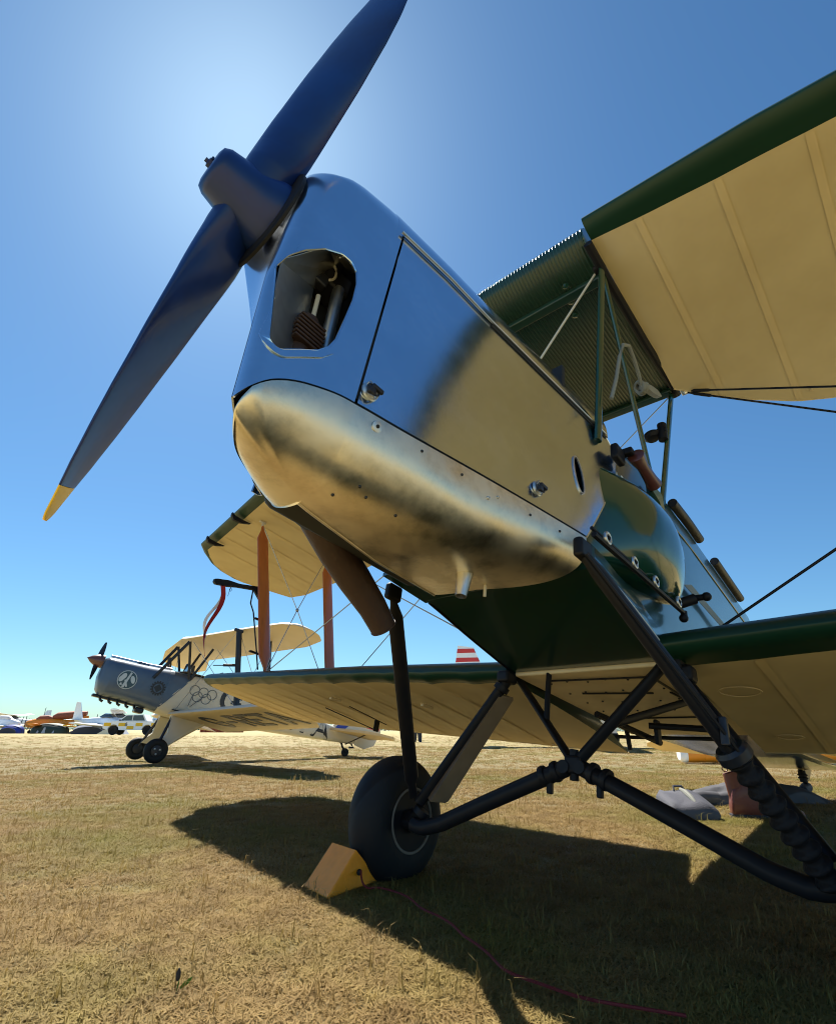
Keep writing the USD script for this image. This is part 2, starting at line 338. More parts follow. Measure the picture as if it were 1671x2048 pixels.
# --- nose cowling
HW0 = lambda x: .156 - .1044 * x
ZT = [(-.065, .17), (-.08, .20), (-.11, .235), (-.16, .28), (-.21, .312), (-.31, .345), (-.6, .352), (-1.55, .36)]
ZH = [(-.065, .15), (-.55, .149), (-.73, .13), (-1.43, .102), (-1.6, .10)]
def xfront(z):
    return ip(z, [(-.73, -.100), (-.35, -.060), (-.1, -.062), (.17, -.065), (.20, -.08), (.235, -.11), (.28, -.16), (.312, -.21), (.345, -.31)])
SLANT = [(-.72, .86), (-.55, .74), (-.35, .50), (-.2, .30), (-.02, 0.0), (.4, 0.0)]      # the front face falls back towards starboard below the shaft
def half(x, z, stb=False):
    b = HW0(x) - .0345 * z; zh = ip(x, ZH); zt = ip(x, ZT)
    if z > zh: b *= max(0.0, 1 - min(1.0, (z - zh) / max(1e-4, zt - zh)) ** 2.2) ** (1 / 2.2)
    y0 = .13 * math.sqrt(max(0, 1 - (max(z, 0) / .17) ** 2)) + .02 * np.clip((-z - .15) / .2, 0, 1)
    rc = ip(z, [(-.35, .035), (-.15, .05), (0, .07), (.17, .1), (.35, .1)]); xf = xfront(z)
    if stb: xf -= ip(z, SLANT) * .32; rc = max(rc, ip(z, [(-.6, .11), (-.2, .09), (0, .07)]))
    d = max(0.0, xf - x)
    if d < rc: b -= max(0, b - y0) * (1 - math.sqrt(max(0, 1 - (1 - d / rc) ** 2)))
    if stb: b *= 1 - .42 * np.clip((-z - .3) / .28, 0, 1) * np.clip((x + .345) / .08, 0, 1)
    return max(b, 0.0)
ZS = [(-.06, -.722), (-.085, -.708), (-.105, -.672), (-.15, -.618), (-.216, -.580), (-.309, -.553), (-.459, -.543), (-.80, -.518), (-1.187, -.497)]
_zs = np.array(sorted(ZS))
from scipy.interpolate import PchipInterpolator as _PI
_zz = np.linspace(_zs[0, 0], _zs[-1, 0], 400); ZS = list(zip(_zz, _PI(_zs[:, 0], _zs[:, 1])(_zz)))
XSEAM = lambda z: -.3255 - .03 * (z + .551) / .75
ZF = [(-.095, -.712), (-.113, -.726), (-.155, -.716), (-.20, -.706), (-.245, -.70), (-.30, -.69), (-.36, -.665)]
def nose_row(q_, zlow=lambda x: ip(x, ZS) + .002, n=28):
    """one row of the nose from the port seam round the front to the starboard seam, at the share q_ of the height over the lower seam"""
    out = []
    zport = lambda x: zlow(x) + q_ * (.344 - zlow(x)); zstb = lambda x: (ip(x, ZF) + .004) + q_ * (.344 - ip(x, ZF) - .004)
    def branch(stb, ss):
        r_ = []; zf_ = zstb if stb else zport
        for s in ss:
            x = -.2
            for _ in range(14):
                z = zf_(x); xf = xfront(z) - (ip(z, SLANT) * .32 if stb else 0); x = .5 * x + .5 * (xf + (XSEAM(z) - xf) * s)
            r_.append((x, (-1 if stb else 1) * half(x, z, stb), zf_(x)))
        return r_
    ss = np.linspace(0, 1, n) ** 2.2
    p_, q2 = branch(False, ss)[::-1], branch(True, ss)
    a, b = np.array(p_[-1]), np.array(q2[0])
    mid_ = []
    for t_ in np.linspace(0, 1, 9)[1:-1]:
        m = a + (b - a) * t_; m[2] = a[2] + (zstb(m[0]) - a[2]) * min(1, t_ * 3); mid_.append(tuple(m))
    return p_ + mid_ + q2
sheet = np.array([nose_row(q_) for q_ in np.concatenate([np.linspace(0, .8, 30)[:-1], .8 + .2 * np.linspace(0, 1, 22)])])
nose_sheet = grid(sheet)
tm = trimesh.Trimesh(*nose_sheet, process=False)
if (tm.area_faces[:, None] * tm.face_normals * (tm.triangles_center - [-.3, 0, -.2])).sum() < 0: nose_sheet = (nose_sheet[0], nose_sheet[1][:, ::-1])
WIN = Polygon([(-.068, -.327), (-.080, -.28), (-.111, -.223), (-.153, -.167), (-.198, -.136), (-.228, -.137), (-.246, -.158), (-.255, -.195), (-.257, -.258), (-.25, -.341), (-.243, -.415), (-.232, -.452), (-.21, -.483), (-.174, -.512), (-.112, -.566)])
WIN = WIN.buffer(-.022).buffer(.022, 16).simplify(.0006)
def win_prism(poly, y0, y1): return prism(poly, y1 - y0, (0, y0, 0), (1, 0, 0), (0, 0, 1), (0, 1, 0))
nose = thicken(nose_sheet, .004)
try:
    nose = solid(nose) - solid(win_prism(WIN, .06, .4)) - solid(win_prism(affinity.rotate(affinity.scale(Point(-.13, -.40).buffer(.05), .5, .9), 6), .02, .115))
except Exception as e: print('nose boolean', e)
part('nose_cowl', nose, 'sky_tint_aluminium', bp, smooth=38)
ys = lambda x, z: HW0(x) - .0345 * z + max(0, -z) * .07 * float(np.clip((-x - .33) / .9, 0, 1))
def on_side(poly, depth, lift=.0):
    """a flat piece laid on the port side of the cowl"""
    v, f = vf(prism(poly, depth, (0, 0, 0), (1, 0, 0), (0, 0, 1), (0, 1, 0)))
    h = v[:, 1].copy()
    v[:, 1] = [half(a, c) if a > -.33 else ys(a, c) for a, c in zip(v[:, 0], v[:, 2])] + h + lift
    return v, f
fr = WIN.buffer(.017, join_style=1).difference(WIN.buffer(.001)).intersection(Polygon([(-.085, -.7), (-.34, -.7), (-.34, .1), (-.1, .1)]))
fr = fr.segmentize(.02)
wf = part('intake_frame', on_side(fr, .0035), 'sky_tint_aluminium', bp)
we = np.array(WIN.exterior.segmentize(.02).coords); part('intake_rim', tube([(x, half(x, z) + .0005, z) for x, z in we], .0022, 6, False), 'sky_tint_aluminium', wf)
def quad(a, b, c, d, t=.002):
    a, b, c, d = map(lambda p: np.array(p, float), (a, b, c, d)); n = np.cross(b - a, d - a); n /= np.linalg.norm(n)
    return loft([np.array([a, b, c, d]), np.array([a, b, c, d]) - n * t])
lin = part('intake_liner', cat(quad((-.075, .165, -.30), (-.108, .178, -.60), (-.235, .07, -.44), (-.205, .07, -.17)), quad((-.07, .165, -.30), (-.16, .178, -.145), (-.26, .06, -.04), (-.205, .07, -.17)),
     quad((-.16, .178, -.145), (-.265, .186, -.12), (-.29, .06, 0.0), (-.26, .06, -.04))), 'bare_metal', bp, smooth=False)
for a in [(-.085, .160, -.345), (-.092, .164, -.41), (-.10, .168, -.48), (-.106, .172, -.535), (-.15, .168, -.165), (-.2, .170, -.135)]:
    part('rivet', sphere(a, .0035, 1), 'bare_metal', lin)
part('engine_bay', cat(box((-.66, -.02, -.10), (.62, .30, .62)), box((-.30, -.06, -.12), (.14, .16, .70)), box((-.9, 0, -.45), (.5, .34, .1))), 'black_cavity', bp, smooth=False)  # black boxes added inside the cowl to block light
part('pushrod_tube', tube([(-.262, .09, -.13), (-.272, .10, -.34), (-.285, .11, -.50)], .0165, 14), 'bare_metal', bp)
part('pushrod_tube', tube([(-.217, .085, -.20), (-.226, .09, -.36)], .006, 8), 'pale_fitting', bp)
part('rocker_box', cat(box((-.25, .06, -.105), (.09, .08, .07), r=.01), box((-.20, .085, -.15), (.05, .03, .04), r=.006)), 'dark_metal', bp)
part('clip', tube([(-.20 - .035 * math.cos(a), .105, -.115 + .04 * math.sin(a)) for a in np.linspace(-.9, 4.2, 18)], .0035, 6), 'pale_fitting', bp)
cf = [box((-.215, .085, -.40 + k * .012), (.085 - .004 * abs(k - 3), .075, .007), r=.003) for k in range(7)]
part('cylinder_fins', cat(*cf, cyl((-.215, .085, -.43), (-.215, .085, -.30), .026)), 'exhaust_rust', bp)

# --- top cowl between the hinges, side panels, hinges
def crown(x, th):
    yh, zh, zt = HW0(x) - .0345 * ip(x, ZH), ip(x, ZH), ip(x, ZT); c, s = math.cos(th), math.sin(th)
    return (x, yh * np.sign(c) * abs(c) ** (2 / 2.2), zh + (zt - zh) * abs(s) ** (2 / 2.2))
tc = np.array([[crown(x, th) for th in np.linspace(0, np.pi, 40)] for x in np.linspace(-.335, -1.46, 16)])
tcs = grid(tc); 
def outward(sh, c):
    t = trimesh.Trimesh(*sh, process=False)
    return (sh[0], sh[1][:, ::-1]) if (t.face_normals * (t.triangles_center - c)).sum() < 0 else sh
part('top_cowl', thicken(outward(tcs, np.array([-.9, 0, 0])), .004), 'sky_tint_aluminium', bp)
XA = [(-.50, -1.187), (-.40, -1.262), (-.30, -1.335), (-.17, -1.42), (-.074, -1.48), (.0, -1.508), (.035, -1.505), (.073, -1.475), (.09, -1.45), (.102, -1.43), (.2, -1.43)]
def side_sheet(s):
    R_ = []
    for q_ in np.linspace(0, 1, 22):
        row = []
        for u in np.linspace(0, 1, 30):
            # the lower edge follows the seam, the upper one the hinge
            x = -.335; 
            for _ in range(4):
                zl, zu = ip(x, ZS) + .004, ip(x, ZH) - .006 - .012 * np.clip((-x - .73) / .3, 0, 1)
                z = zl + (zu - zl) * q_
                xs, xe = -.3325 - .03 * (z + .551) / .75, ip(z, XA); x = xs + (xe - xs) * u
            row.append((x, s * ys(x, z), z))
        R_.append(row)
    return outward(grid(R_), np.array([-.8, 0, -.2]))
sp = thicken(side_sheet(1), .004)
slot = affinity.rotate(affinity.scale(Point(-1.193, -.247).buffer(1, 24), .021, .074), -3)
try: sp = solid(sp) - solid(win_prism(slot, .15, .5))
except Exception as e: print('side boolean', e)
part('side_panel', sp, 'sky_tint_aluminium', bp, smooth=38)
ed = [(ip(z, XA) - .0005, ys(ip(z, XA), z) - .001, z) for z in np.linspace(-.497, .10, 60)]
part('edge_trim', tube(ed, .0032, 6), 'bright_metal', bp)
part('slot_rim', on_side(slot.buffer(.006).difference(slot.buffer(-.0005)), .004), 'bare_metal', bp)
part('side_panel', thicken(side_sheet(-1), .004), 'sky_tint_aluminium', bp, smooth=38)
for s in (1, -1):
    hp = [(x, s * (HW0(x) + .0035), ip(x, ZH) - .003) for x in np.linspace(-.345, -1.43, 12)]
    h = part('hinge', tube(hp, .0045, 8), 'bare_metal', bp)
    hp = [(x, s * (HW0(x) - .004), ip(x, ZH) - .012) for x in np.linspace(-.75, -1.44, 8)]
    part('hinge_gap', tube(hp, .008, 6), 'black_cavity', h)
part('seam_gap', grid([[(x + dx, s * (half(x, z) - .006), z) for z in np.linspace(-.53, .14, 12)] for s in (1,) for x, dx in ((-.32, 0), (-.345, 0))]), 'black_cavity', bp)
for x, z in ((-.356, -.496), (-.955, -.44)):
    c = np.array([x, ys(x, z), z])
    fs = part('fastener', revolve([(.024, 0), (.024, .004), (.014, .010), (.006, .012)], c, (0, 1, 0), 20), 'bare_metal', bp)
    part('wing_nut', cat(box(c + [-.008, .018, .006], (.034, .010, .012), r=.003), box(c + [.006, .016, -.008], (.02, .012, .018), r=.003), torus(c + [0, .014, 0], (0, 1, .3), .017, .0025, 20, 6)), 'dark_metal', fs)
    part('lock_wire', tube([c + [.02 * math.cos(a), .012 + .006 * math.sin(3 * a), .022 * math.sin(a)] for a in np.linspace(0, 5.5, 18)], .0014, 5), 'steel_wire', fs)

# --- lower cowl: a rounded trough, cut away on the starboard side for the exhaust
from scipy.interpolate import CubicSpline
ZB = [(-.3, -.742), (-.40, -.740), (-.7, -.718), (-1.1, -.655)]
YB = lambda x: .045                                            # the keel line of the trough lies a little to port
pside = [(x, ys(x, -.55), ip(x, ZS) - .003) for x in np.linspace(-.36, -.332, 3)] + [(x, half(x, ip(x, ZS)), ip(x, ZS) - .003) for x in np.linspace(-.33, -.112, 24)]
fl = np.array([pside[-1], (-.104, .168, -.708), (-.118, .14, -.724), (-.155, .08, -.720), (-.20, .03, -.712), (-.245, -.01, -.705), (-.30, -.055, -.695), (-.345, -.09, -.678), (-.3595, -.10, -.668)])
fl = CubicSpline(np.arange(9), fl)(np.linspace(0, 8, 40)); full = np.vstack([pside, fl[1:]])
aftp = np.array([(x, ys(x, ip(x, ZS)), ip(x, ZS) - .003) for x in np.linspace(-.36, -1.187, 26)])
th = np.linspace(0, np.pi / 2, 30)
def rows_of(P_, e_of, xb_of, yb_of):
    G = []
    for i, (x, y, z) in enumerate(P_):
        e, xb, yb = e_of(i), xb_of(i), yb_of(i); zb = ip(xb, ZB); row = []
        for t_ in th:
            c, sn = max(0, math.cos(t_)) ** (2 / e), max(0, math.sin(t_)) ** (2 / e)
            row.append((xb + (x - xb) * c, yb + (y - yb) * c, z + (zb - z) * sn))
        G.append(row)
    return outward(grid(G), np.array([-.6, 0, -.5]))
nf = len(full)
e_aft = lambda i: 2.3 + .8 * min(1, i / 25 * 2.5) ** 1.5; xb_aft = lambda i: -.36 - .725 * i / 25
allp = np.vstack([full[::-1], aftp[1:]])
chin = rows_of(allp, lambda i: 2.3 if i < nf else e_aft(i - nf + 1), lambda i: -.3601 if i < nf else xb_aft(i - nf + 1), lambda i: .045 if i < nf else .045 * (1 - (i - nf + 1) / 25))
# starboard strip of the belly between the keel line and the cut-away edge
strip = []
for i in range(26):
    s_ = i / 25; x = -.36 - .725 * s_; zb = ip(x, ZB); y_k = .045 * (1 - s_); y_e = -.10 * (1 - s_) ** 3 * 0 + .035 - .215 * s_
    strip.append([(x, y_k + (y_e - y_k) * k, zb + .012 * k * k * s_) for k in np.linspace(0, 1, 6)])
low = cat(thicken(chin, .004), thicken(outward(grid(strip), np.array([-.6, 0, -.5])), .004))
lc = part('lower_cowl', low, 'straw_tint_aluminium', bp, smooth=40)
edge = np.array([r_[-1] for r_ in strip]); part('edge_bead', tube(edge + [0, -.002, 0], .004, 8), 'straw_tint_aluminium', lc)
inw = full.copy(); inw[:, :2] = inw[:, :2] + (np.array([-.36, .0]) - inw[:, :2]) * .035
part('seam_gap', cat(grid([[p_ + [0, 0, .010] for p_ in inw], [p_ + [0, 0, -.010] for p_ in inw]]), grid([[p_ + [0, -.006, .012] for p_ in aftp], [p_ + [0, -.006, -.012] for p_ in aftp]])), 'black_cavity', bp)
# screw, small holes, blister dent and drain cone
def on_trough(x, t_):
    i = np.argmin(abs(aftp[:, 0] - x)); X, y, z = aftp[i]; e, xb = e_aft(i), xb_aft(i); yb = .045 * (1 - i / 25); zb = ip(xb, ZB)
    c, sn = math.cos(t_) ** (2 / e), math.sin(t_) ** (2 / e); return np.array([xb + (X - xb) * c, yb + (y - yb) * c, z + (zb - z) * sn])
for x, t_, r_ in ((-.40, .10, .014), (-.75, .14, .005), (-.8, .08, .004)):
    c = on_trough(x, t_); sc = part('screw', revolve([(r_, -.001), (r_, .003), (r_ * .6, .004)], c, (0, 1, -.25), 16), 'bare_metal', lc)
    part('screw_slot', sphere(c + [0, .0035, -.001], r_ * .35, 1), 'black_cavity', sc)
for x, t_ in ((-.42, .9), (-.47, 1.0), (-.55, 1.05), (-.40, 1.2), (-.66, .06), (-.92, .08), (-1.05, .08), (-.52, .07)):
    part('rivet', sphere(on_trough(x, t_) , .0042, 1), 'dark_metal', lc)
part('drain_cone', cat(revolve([(.027, .012), (.027, 0), (.0165, -.085), (.0125, -.085), (.012, -.06)], (-.93, .072, -.672), (-.10, 0, 1), 24)), 'bare_metal', lc)
part('drain_pin', cyl((-1.055, .055, -.655), (-1.06, .052, -.70), .005), 'pale_fitting', lc)

# --- propeller
PA = math.radians(206); rdir = np.array([0, math.sin(PA), math.cos(PA)])
def blade(sgn, r0, r1, tip=False):
    d = sgn * rdir; tang = np.cross(np.array([1.0, 0, 0]), d); tang *= 1.0       # direction of turning seen on the blade
    lead0 = tang
    rings = []
    for r in np.concatenate([np.linspace(r0, r1 - .02, 26), np.linspace(r1 - .02, r1, 8)[1:]]) if tip else np.linspace(r0, r1, 26):
        ph = math.atan2(2.0, 2 * np.pi * max(r, .12)); ph = min(ph, math.radians(60))
        ch = ip(r, [(0, .13), (.1, .138), (.2, .148), (.3, .162), (.45, .186), (.6, .196), (.7, .188), (.8, .155), (.9, .088), (.945, .055)])
        tk = ip(r, [(0, .11), (.1, .10), (.18, .07), (.3, .046), (.5, .030), (.7, .020), (.955, .009)])
        if tip and r > .92: ch *= math.sqrt(max(.02, 1 - ((r - .92) / .0255) ** 2))
        cd = np.array([1.0, 0, 0]) * math.sin(ph) + lead0 * math.cos(ph); nd = np.cross(cd, d); nd *= np.sign(nd[0])
        g = np.linspace(0, 2 * np.pi, 29)[:-1]
        xx = np.cos(g) * ch / 2; up = np.maximum(np.sin(g), 0) ** .9 * tk * .72; dn = np.minimum(np.sin(g), 0) * tk * .28
        rings.append(d * r + xx[:, None] * cd + (up + dn)[:, None] * nd)
    return loft(rings)
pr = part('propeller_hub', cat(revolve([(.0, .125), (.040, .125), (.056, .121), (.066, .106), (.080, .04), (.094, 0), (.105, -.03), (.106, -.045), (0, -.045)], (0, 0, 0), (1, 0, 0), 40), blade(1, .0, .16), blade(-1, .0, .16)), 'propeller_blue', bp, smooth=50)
for s in (1, -1):
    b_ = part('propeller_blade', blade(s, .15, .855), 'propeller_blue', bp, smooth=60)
    part('blade_tip', blade(s, .856, .945, True), 'yellow_paint', b_, smooth=60)
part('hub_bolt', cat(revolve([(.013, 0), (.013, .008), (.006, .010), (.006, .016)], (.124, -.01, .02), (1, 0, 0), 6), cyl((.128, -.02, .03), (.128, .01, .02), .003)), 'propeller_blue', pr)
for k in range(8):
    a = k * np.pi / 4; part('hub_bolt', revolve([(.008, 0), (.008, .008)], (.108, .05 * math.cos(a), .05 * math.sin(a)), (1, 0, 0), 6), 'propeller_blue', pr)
part('back_plate', revolve([(.14, 0), (.15, -.004), (.15, -.012), (.03, -.012)], (-.045, 0, 0), (1, 0, 0), 40), 'black_paint', bp)

# --- exhaust on the starboard side
ex = [(-.50, -.24, -.52), (-.60, -.25, -.58), (-.70, -.26, -.64), (-.80, -.27, -.69), (-.90, -.275, -.745), (-.965, -.28, -.79)]
ep = part('exhaust_pipe', tube(ex, [.05, .056, .056, .054, .047, .043], 22, False), 'exhaust_rust', bp)
part('exhaust_pipe_mouth', tube([ex[-1], np.array(ex[-1]) + [.06, -.005, .045]], [.040, .040], 22), 'black_cavity', ep)
part('exhaust_rim', torus(ex[-1], np.array(ex[-1]) - np.array(ex[-2]), .0425, .003, 28, 8), 'exhaust_rust', ep)
part('exhaust_manifold', cat(tube([(-.46, -.19, -.57), (-.52, -.225, -.57), (-.66, -.25, -.56), (-.9, -.25, -.52)], [.03, .06, .075, .06], 16), box((-.70, -.13, -.59), (.62, .2, .12), r=.03)), 'black_cavity', bp)

# --- fuselage
FB = [(-1.10, -.590), (-1.25, -.60), (-1.8, -.703), (-3.0, -.70), (-4.2, -.62), (-5.2, -.52), (-6.05, -.42)]
FW = [(-1.10, .255), (-1.3, .280), (-1.5, .300), (-1.7, .334), (-2.2, .345), (-3.3, .325), (-4.6, .20), (-6.05, .035)]
FT = [(-1.10, .08), (-1.5, .06), (-2.0, .06), (-3.3, .0), (-4.6, -.08), (-6.05, -.19)]
FD = [(-1.10, .20), (-1.45, .25), (-1.9, .22), (-2.05, .12), (-3.25, .05), (-3.4, .16), (-4.6, .02), (-6.05, -.16)]
rings = []
for x in np.concatenate([np.linspace(-1.205, -1.5, 6), np.linspace(-1.55, -3.3, 14), np.linspace(-3.45, -6.05, 12)]):
    w, b, tp, dk = ip(x, FW), ip(x, FB), ip(x, FT), ip(x, FD); r = min(.02, w * .4)
    wb = max(w, ip(x, [(-1.1, .345), (-1.5, .348), (-1.8, .340), (-2.0, .3)])); zk = b + .07; zk2 = b + .16
    pt = [(-wb + r, b), (-wb, b + r), (-wb, zk), (-w, zk2), (-w, tp)] + [(-w * math.cos(a), tp + (dk - tp) * math.sin(a) ** .9) for a in np.linspace(.25, np.pi - .25, 9)] + [(w, tp), (w, zk2), (wb, zk), (wb, b + r), (wb - r, b)]
    rings.append([(x, y, z) for y, z in pt])
fus = part('fuselage', loft(rings), 'green_fabric', bp, smooth=30)
part('fuselage_floor', loft([[(-1.0, -.37, -.572), (-1.0, .10, -.572), (-1.22, .10, -.5975), (-1.22, -.348, -.5975)], [(-1.0, -.37, -.560), (-1.0, .10, -.560), (-1.22, .10, -.582), (-1.22, -.348, -.582)]]), 'green_fabric', fus, smooth=False)
part('firewall', box((-1.165, 0, -.12), (.02, .54, .78)), 'black_cavity', bp)
# longeron and lower edge mouldings, cockpit rims, stringer lines, letters, white flash
for s in (1, -1):
    part('lower_moulding', tube([(x, s * (max(ip(x, FW), ip(x, [(-1.1, .345), (-1.5, .348), (-1.8, .340)])) + .002), ip(x, FB) + .012) for x in np.linspace(-1.24, -1.78, 8)], .006, 8), 'pale_fitting' if s > 0 else 'black_paint', fus)
    for x0, x1 in ((-2.02, -2.38), (-2.62, -3.10)):
        part('cockpit_rim', tube([(x, s * (ip(x, FW) + .012), ip(x, FT) + .03) for x in np.linspace(x0, x1, 6)], .022, 12), 'leather', bp)
part('stringer', tube([(x, ip(x, FW) + .001, ip(x, FT) - .09) for x in np.linspace(-1.95, -3.2, 8)], .004, 6), 'green_paint', fus)
side_x = lambda: (np.array([-1, 0, 0]), np.array([0, 0, 1]))
for ch, x, z, h in (('-', -1.46, -.105, .12), ('I', -1.505, -.15, .12), ('I', -1.545, -.152, .12), ('C', -1.655, -.165, .115)):
    part('letter', lettering(ch, h, (x, ip(x, FW) + .001, z), (-1, 0, 0), (0, 0, 1), .003), 'white_letter', fus)
part('white_flash', prism(Polygon([(2.0, -.33), (2.1, -.29), (3.2, -.36), (3.2, -.39)]), .002, (0, .343, 0), (-1, .009, 0), (0, 0, 1), (0, 1, 0)), 'grey_strap', fus)
# belly panels between the lower wings
blx = part('belly_panel', box((-2.42, 0, -.707), (1.22, .64, .022), r=.008), 'cream_belly', bp)
for a, b_ in (((-1.90, -.20), (-1.93, .22)), ((-1.93, .22), (-2.32, .235)), ((-2.12, -.16), (-2.16, .14)), ((-2.16, .21), (-2.42, .24)), ((-2.62, -.2), (-2.60, .25))):
    part('panel_strip', tube([(a[0], a[1], -.719), (b_[0], b_[1], -.719)], .006, 6), 'black_paint', blx)
rv = [sphere((-1.95 - .17 * (k // 6) + .02 * (k % 2), -.22 + .085 * (k % 6), -.718), .0055, 1) for k in range(24)]
for k in rv: part('screw_head', k, 'dark_metal', blx)
part('control_horn', cat(tube([(-2.62, -.18, -.74), (-2.66, -.18, -.86)], .012, 8), box((-2.5, .02, -.81), (.05, .02, .11), r=.008), tube([(-2.45, .0, -.79), (-2.55, .3, -.79)], .014, 8), tube([(-2.66, -.25, -.80), (-2.70, .3, -.80)], .009, 8), tube([(-2.3, -.18, -.77), (-2.8, -.08, -.80)], .016, 8)), 'black_paint', bp)

# --- oil tank blister on the port side
def oil(x, a):
    u = (x + 1.10) / (-1.955 + 1.10)
    k = math.sqrt(max(0, 1 - (max(0, (u - .35) / .65)) ** 2.6)); bl = np.clip((-x - 1.20) / .36, 0, 1); bl = bl * bl * (3 - 2 * bl)
    zc, hz = -.30 + .005 * u, .215 * (.35 + .65 * k) if k > 0 else .05
    return (x, ip(x, FW) - .012 + .145 * bl * k * math.cos(a) ** .8, zc - .03 * (1 - k) + hz * math.sin(a) * (1 if math.sin(a) > 0 else 1.0))
og = [[oil(x, a) for a in np.linspace(-np.pi / 2, np.pi / 2, 24)] for x in -1.10 - .855 * np.sin(np.linspace(0, np.pi / 2, 24))]
ot = part('oil_tank', outward(grid(og), np.array([-1.5, .2, -.3])), 'green_paint', bp, smooth=True)
zl = lambda x: -.535 + .03 * (x + 1.13) / -.75
part('tank_rail', cat(tube([(x, .385, zl(x)) for x in np.linspace(-1.12, -1.87, 10)], .009, 8), tube([(x, .37, zl(x) + .035) for x in np.linspace(-1.14, -1.84, 10)], .006, 8)), 'black_paint', ot)
for x in (-1.2, -1.4, -1.58, -1.80):
    e_ = part('tank_lug', torus((x, .392, zl(x) + .02), (0, 1, 0), .017, .006, 18, 8), 'bare_metal', ot)
    part('lug_bolt', sphere((x, .394, zl(x) + .02), .008, 1), 'black_paint', e_)
part('drain_cock', cat(cyl((-1.86, .38, -.47), (-1.88, .43, -.45), .02), cyl((-1.90, .40, -.44), (-1.90, .46, -.44), .012), sphere((-1.90, .465, -.44), .018, 1), cyl((-1.87, .385, -.50), (-1.87, .385, -.53), .012), sphere((-1.86, .385, -.53), .017, 1)), 'black_paint', ot)

# --- venturi and door flap on the port side
part('venturi', revolve([(.027, 0), (.033, .004), (.030, .03), (.022, .07), (.026, .15), (.031, .185), (.026, .19)], (-1.52, .385, .022), (-1, 0, -.2), 22), 'venturi_brown', bp)
part('venturi_bracket', cat(box((-1.5, .355, .03), (.03, .06, .03), r=.006), box((-1.46, .34, .0), (.08, .03, .07), r=.01)), 'black_paint', bp)
part('door_flap', loft([[(x, .345 + y * w, z0 + z * w) for y, z in ((0, -.4), (.6, -.2), (.8, .3), (.5, .8), (0, .9))] for x, z0, w in ((-1.72, -.02, .045), (-1.76, -.05, .06), (-1.83, -.11, .04), (-1.86, -.13, .01))]), 'green_paint', bp)
# --- fuel tank between the upper wings: corrugated sheet
tr = []
ny = 44 * 8
yy = np.linspace(-.378, .378, ny + 1)
prof = [(-2.235, .935), (-1.9, .915), (-1.55, .915), (-1.32, .93), (-1.20, .955), (-1.145, .99), (-1.13, 1.03), (-1.15, 1.07), (-1.22, 1.10), (-1.45, 1.135), (-1.8, 1.11), (-2.235, .96)]
pp = np.array(prof); tt = np.linspace(0, 1, len(pp)); fine = np.linspace(0, 1, 60)
from scipy.interpolate import PchipInterpolator
PX, PZ = PchipInterpolator(tt, pp[:, 0])(fine), PchipInterpolator(tt, pp[:, 1])(fine)
nx = np.gradient(PZ); nz = -np.gradient(PX); nn = np.hypot(nx, nz)
sgn = 1 if (nx / nn)[30] > 0 else -1
amp = 0.0024 * np.cos(yy / .756 * 44 * 2 * np.pi)
G = np.stack([PX[:, None] + sgn * (nx / nn)[:, None] * amp, np.broadcast_to(yy, (60, ny + 1)), PZ[:, None] + sgn * (nz / nn)[:, None] * amp], -1)
ft = part('fuel_tank', outward(grid(G), np.array([-1.7, 0, 1.03])), 'green_tank', bp, smooth=60)
for s in (1, -1):
    ring = np.array([(x, s * .380, z) for x, z in zip(PX, PZ)]); c = ring.mean(0)
    part('tank_end', cat(loft([ring + [0, s * .006, 0], ring])), 'green_paint', ft)
    part('tank_bearer', tube([(-1.16, s * .395, .955), (-1.35, s * .395, .93), (-1.8, s * .395, .91), (-2.24, s * .395, .925)], .020, 10), 'black_paint', bp)
part('tank_spar', cat(box((-1.33, 0, .918), (.05, .76, .03), r=.008), box((-2.2, 0, .92), (.05, .76, .03), r=.008)), 'green_tank', bp)
for x, y in ((-1.27, .23), (-1.36, .21), (-1.33, .31), (-1.44, .19)):
    part('tank_plug', revolve([(.016, 0), (.016, .008), (.008, .012)], (x, y, .922), (0, 0, -1), 14), 'green_paint', ft)

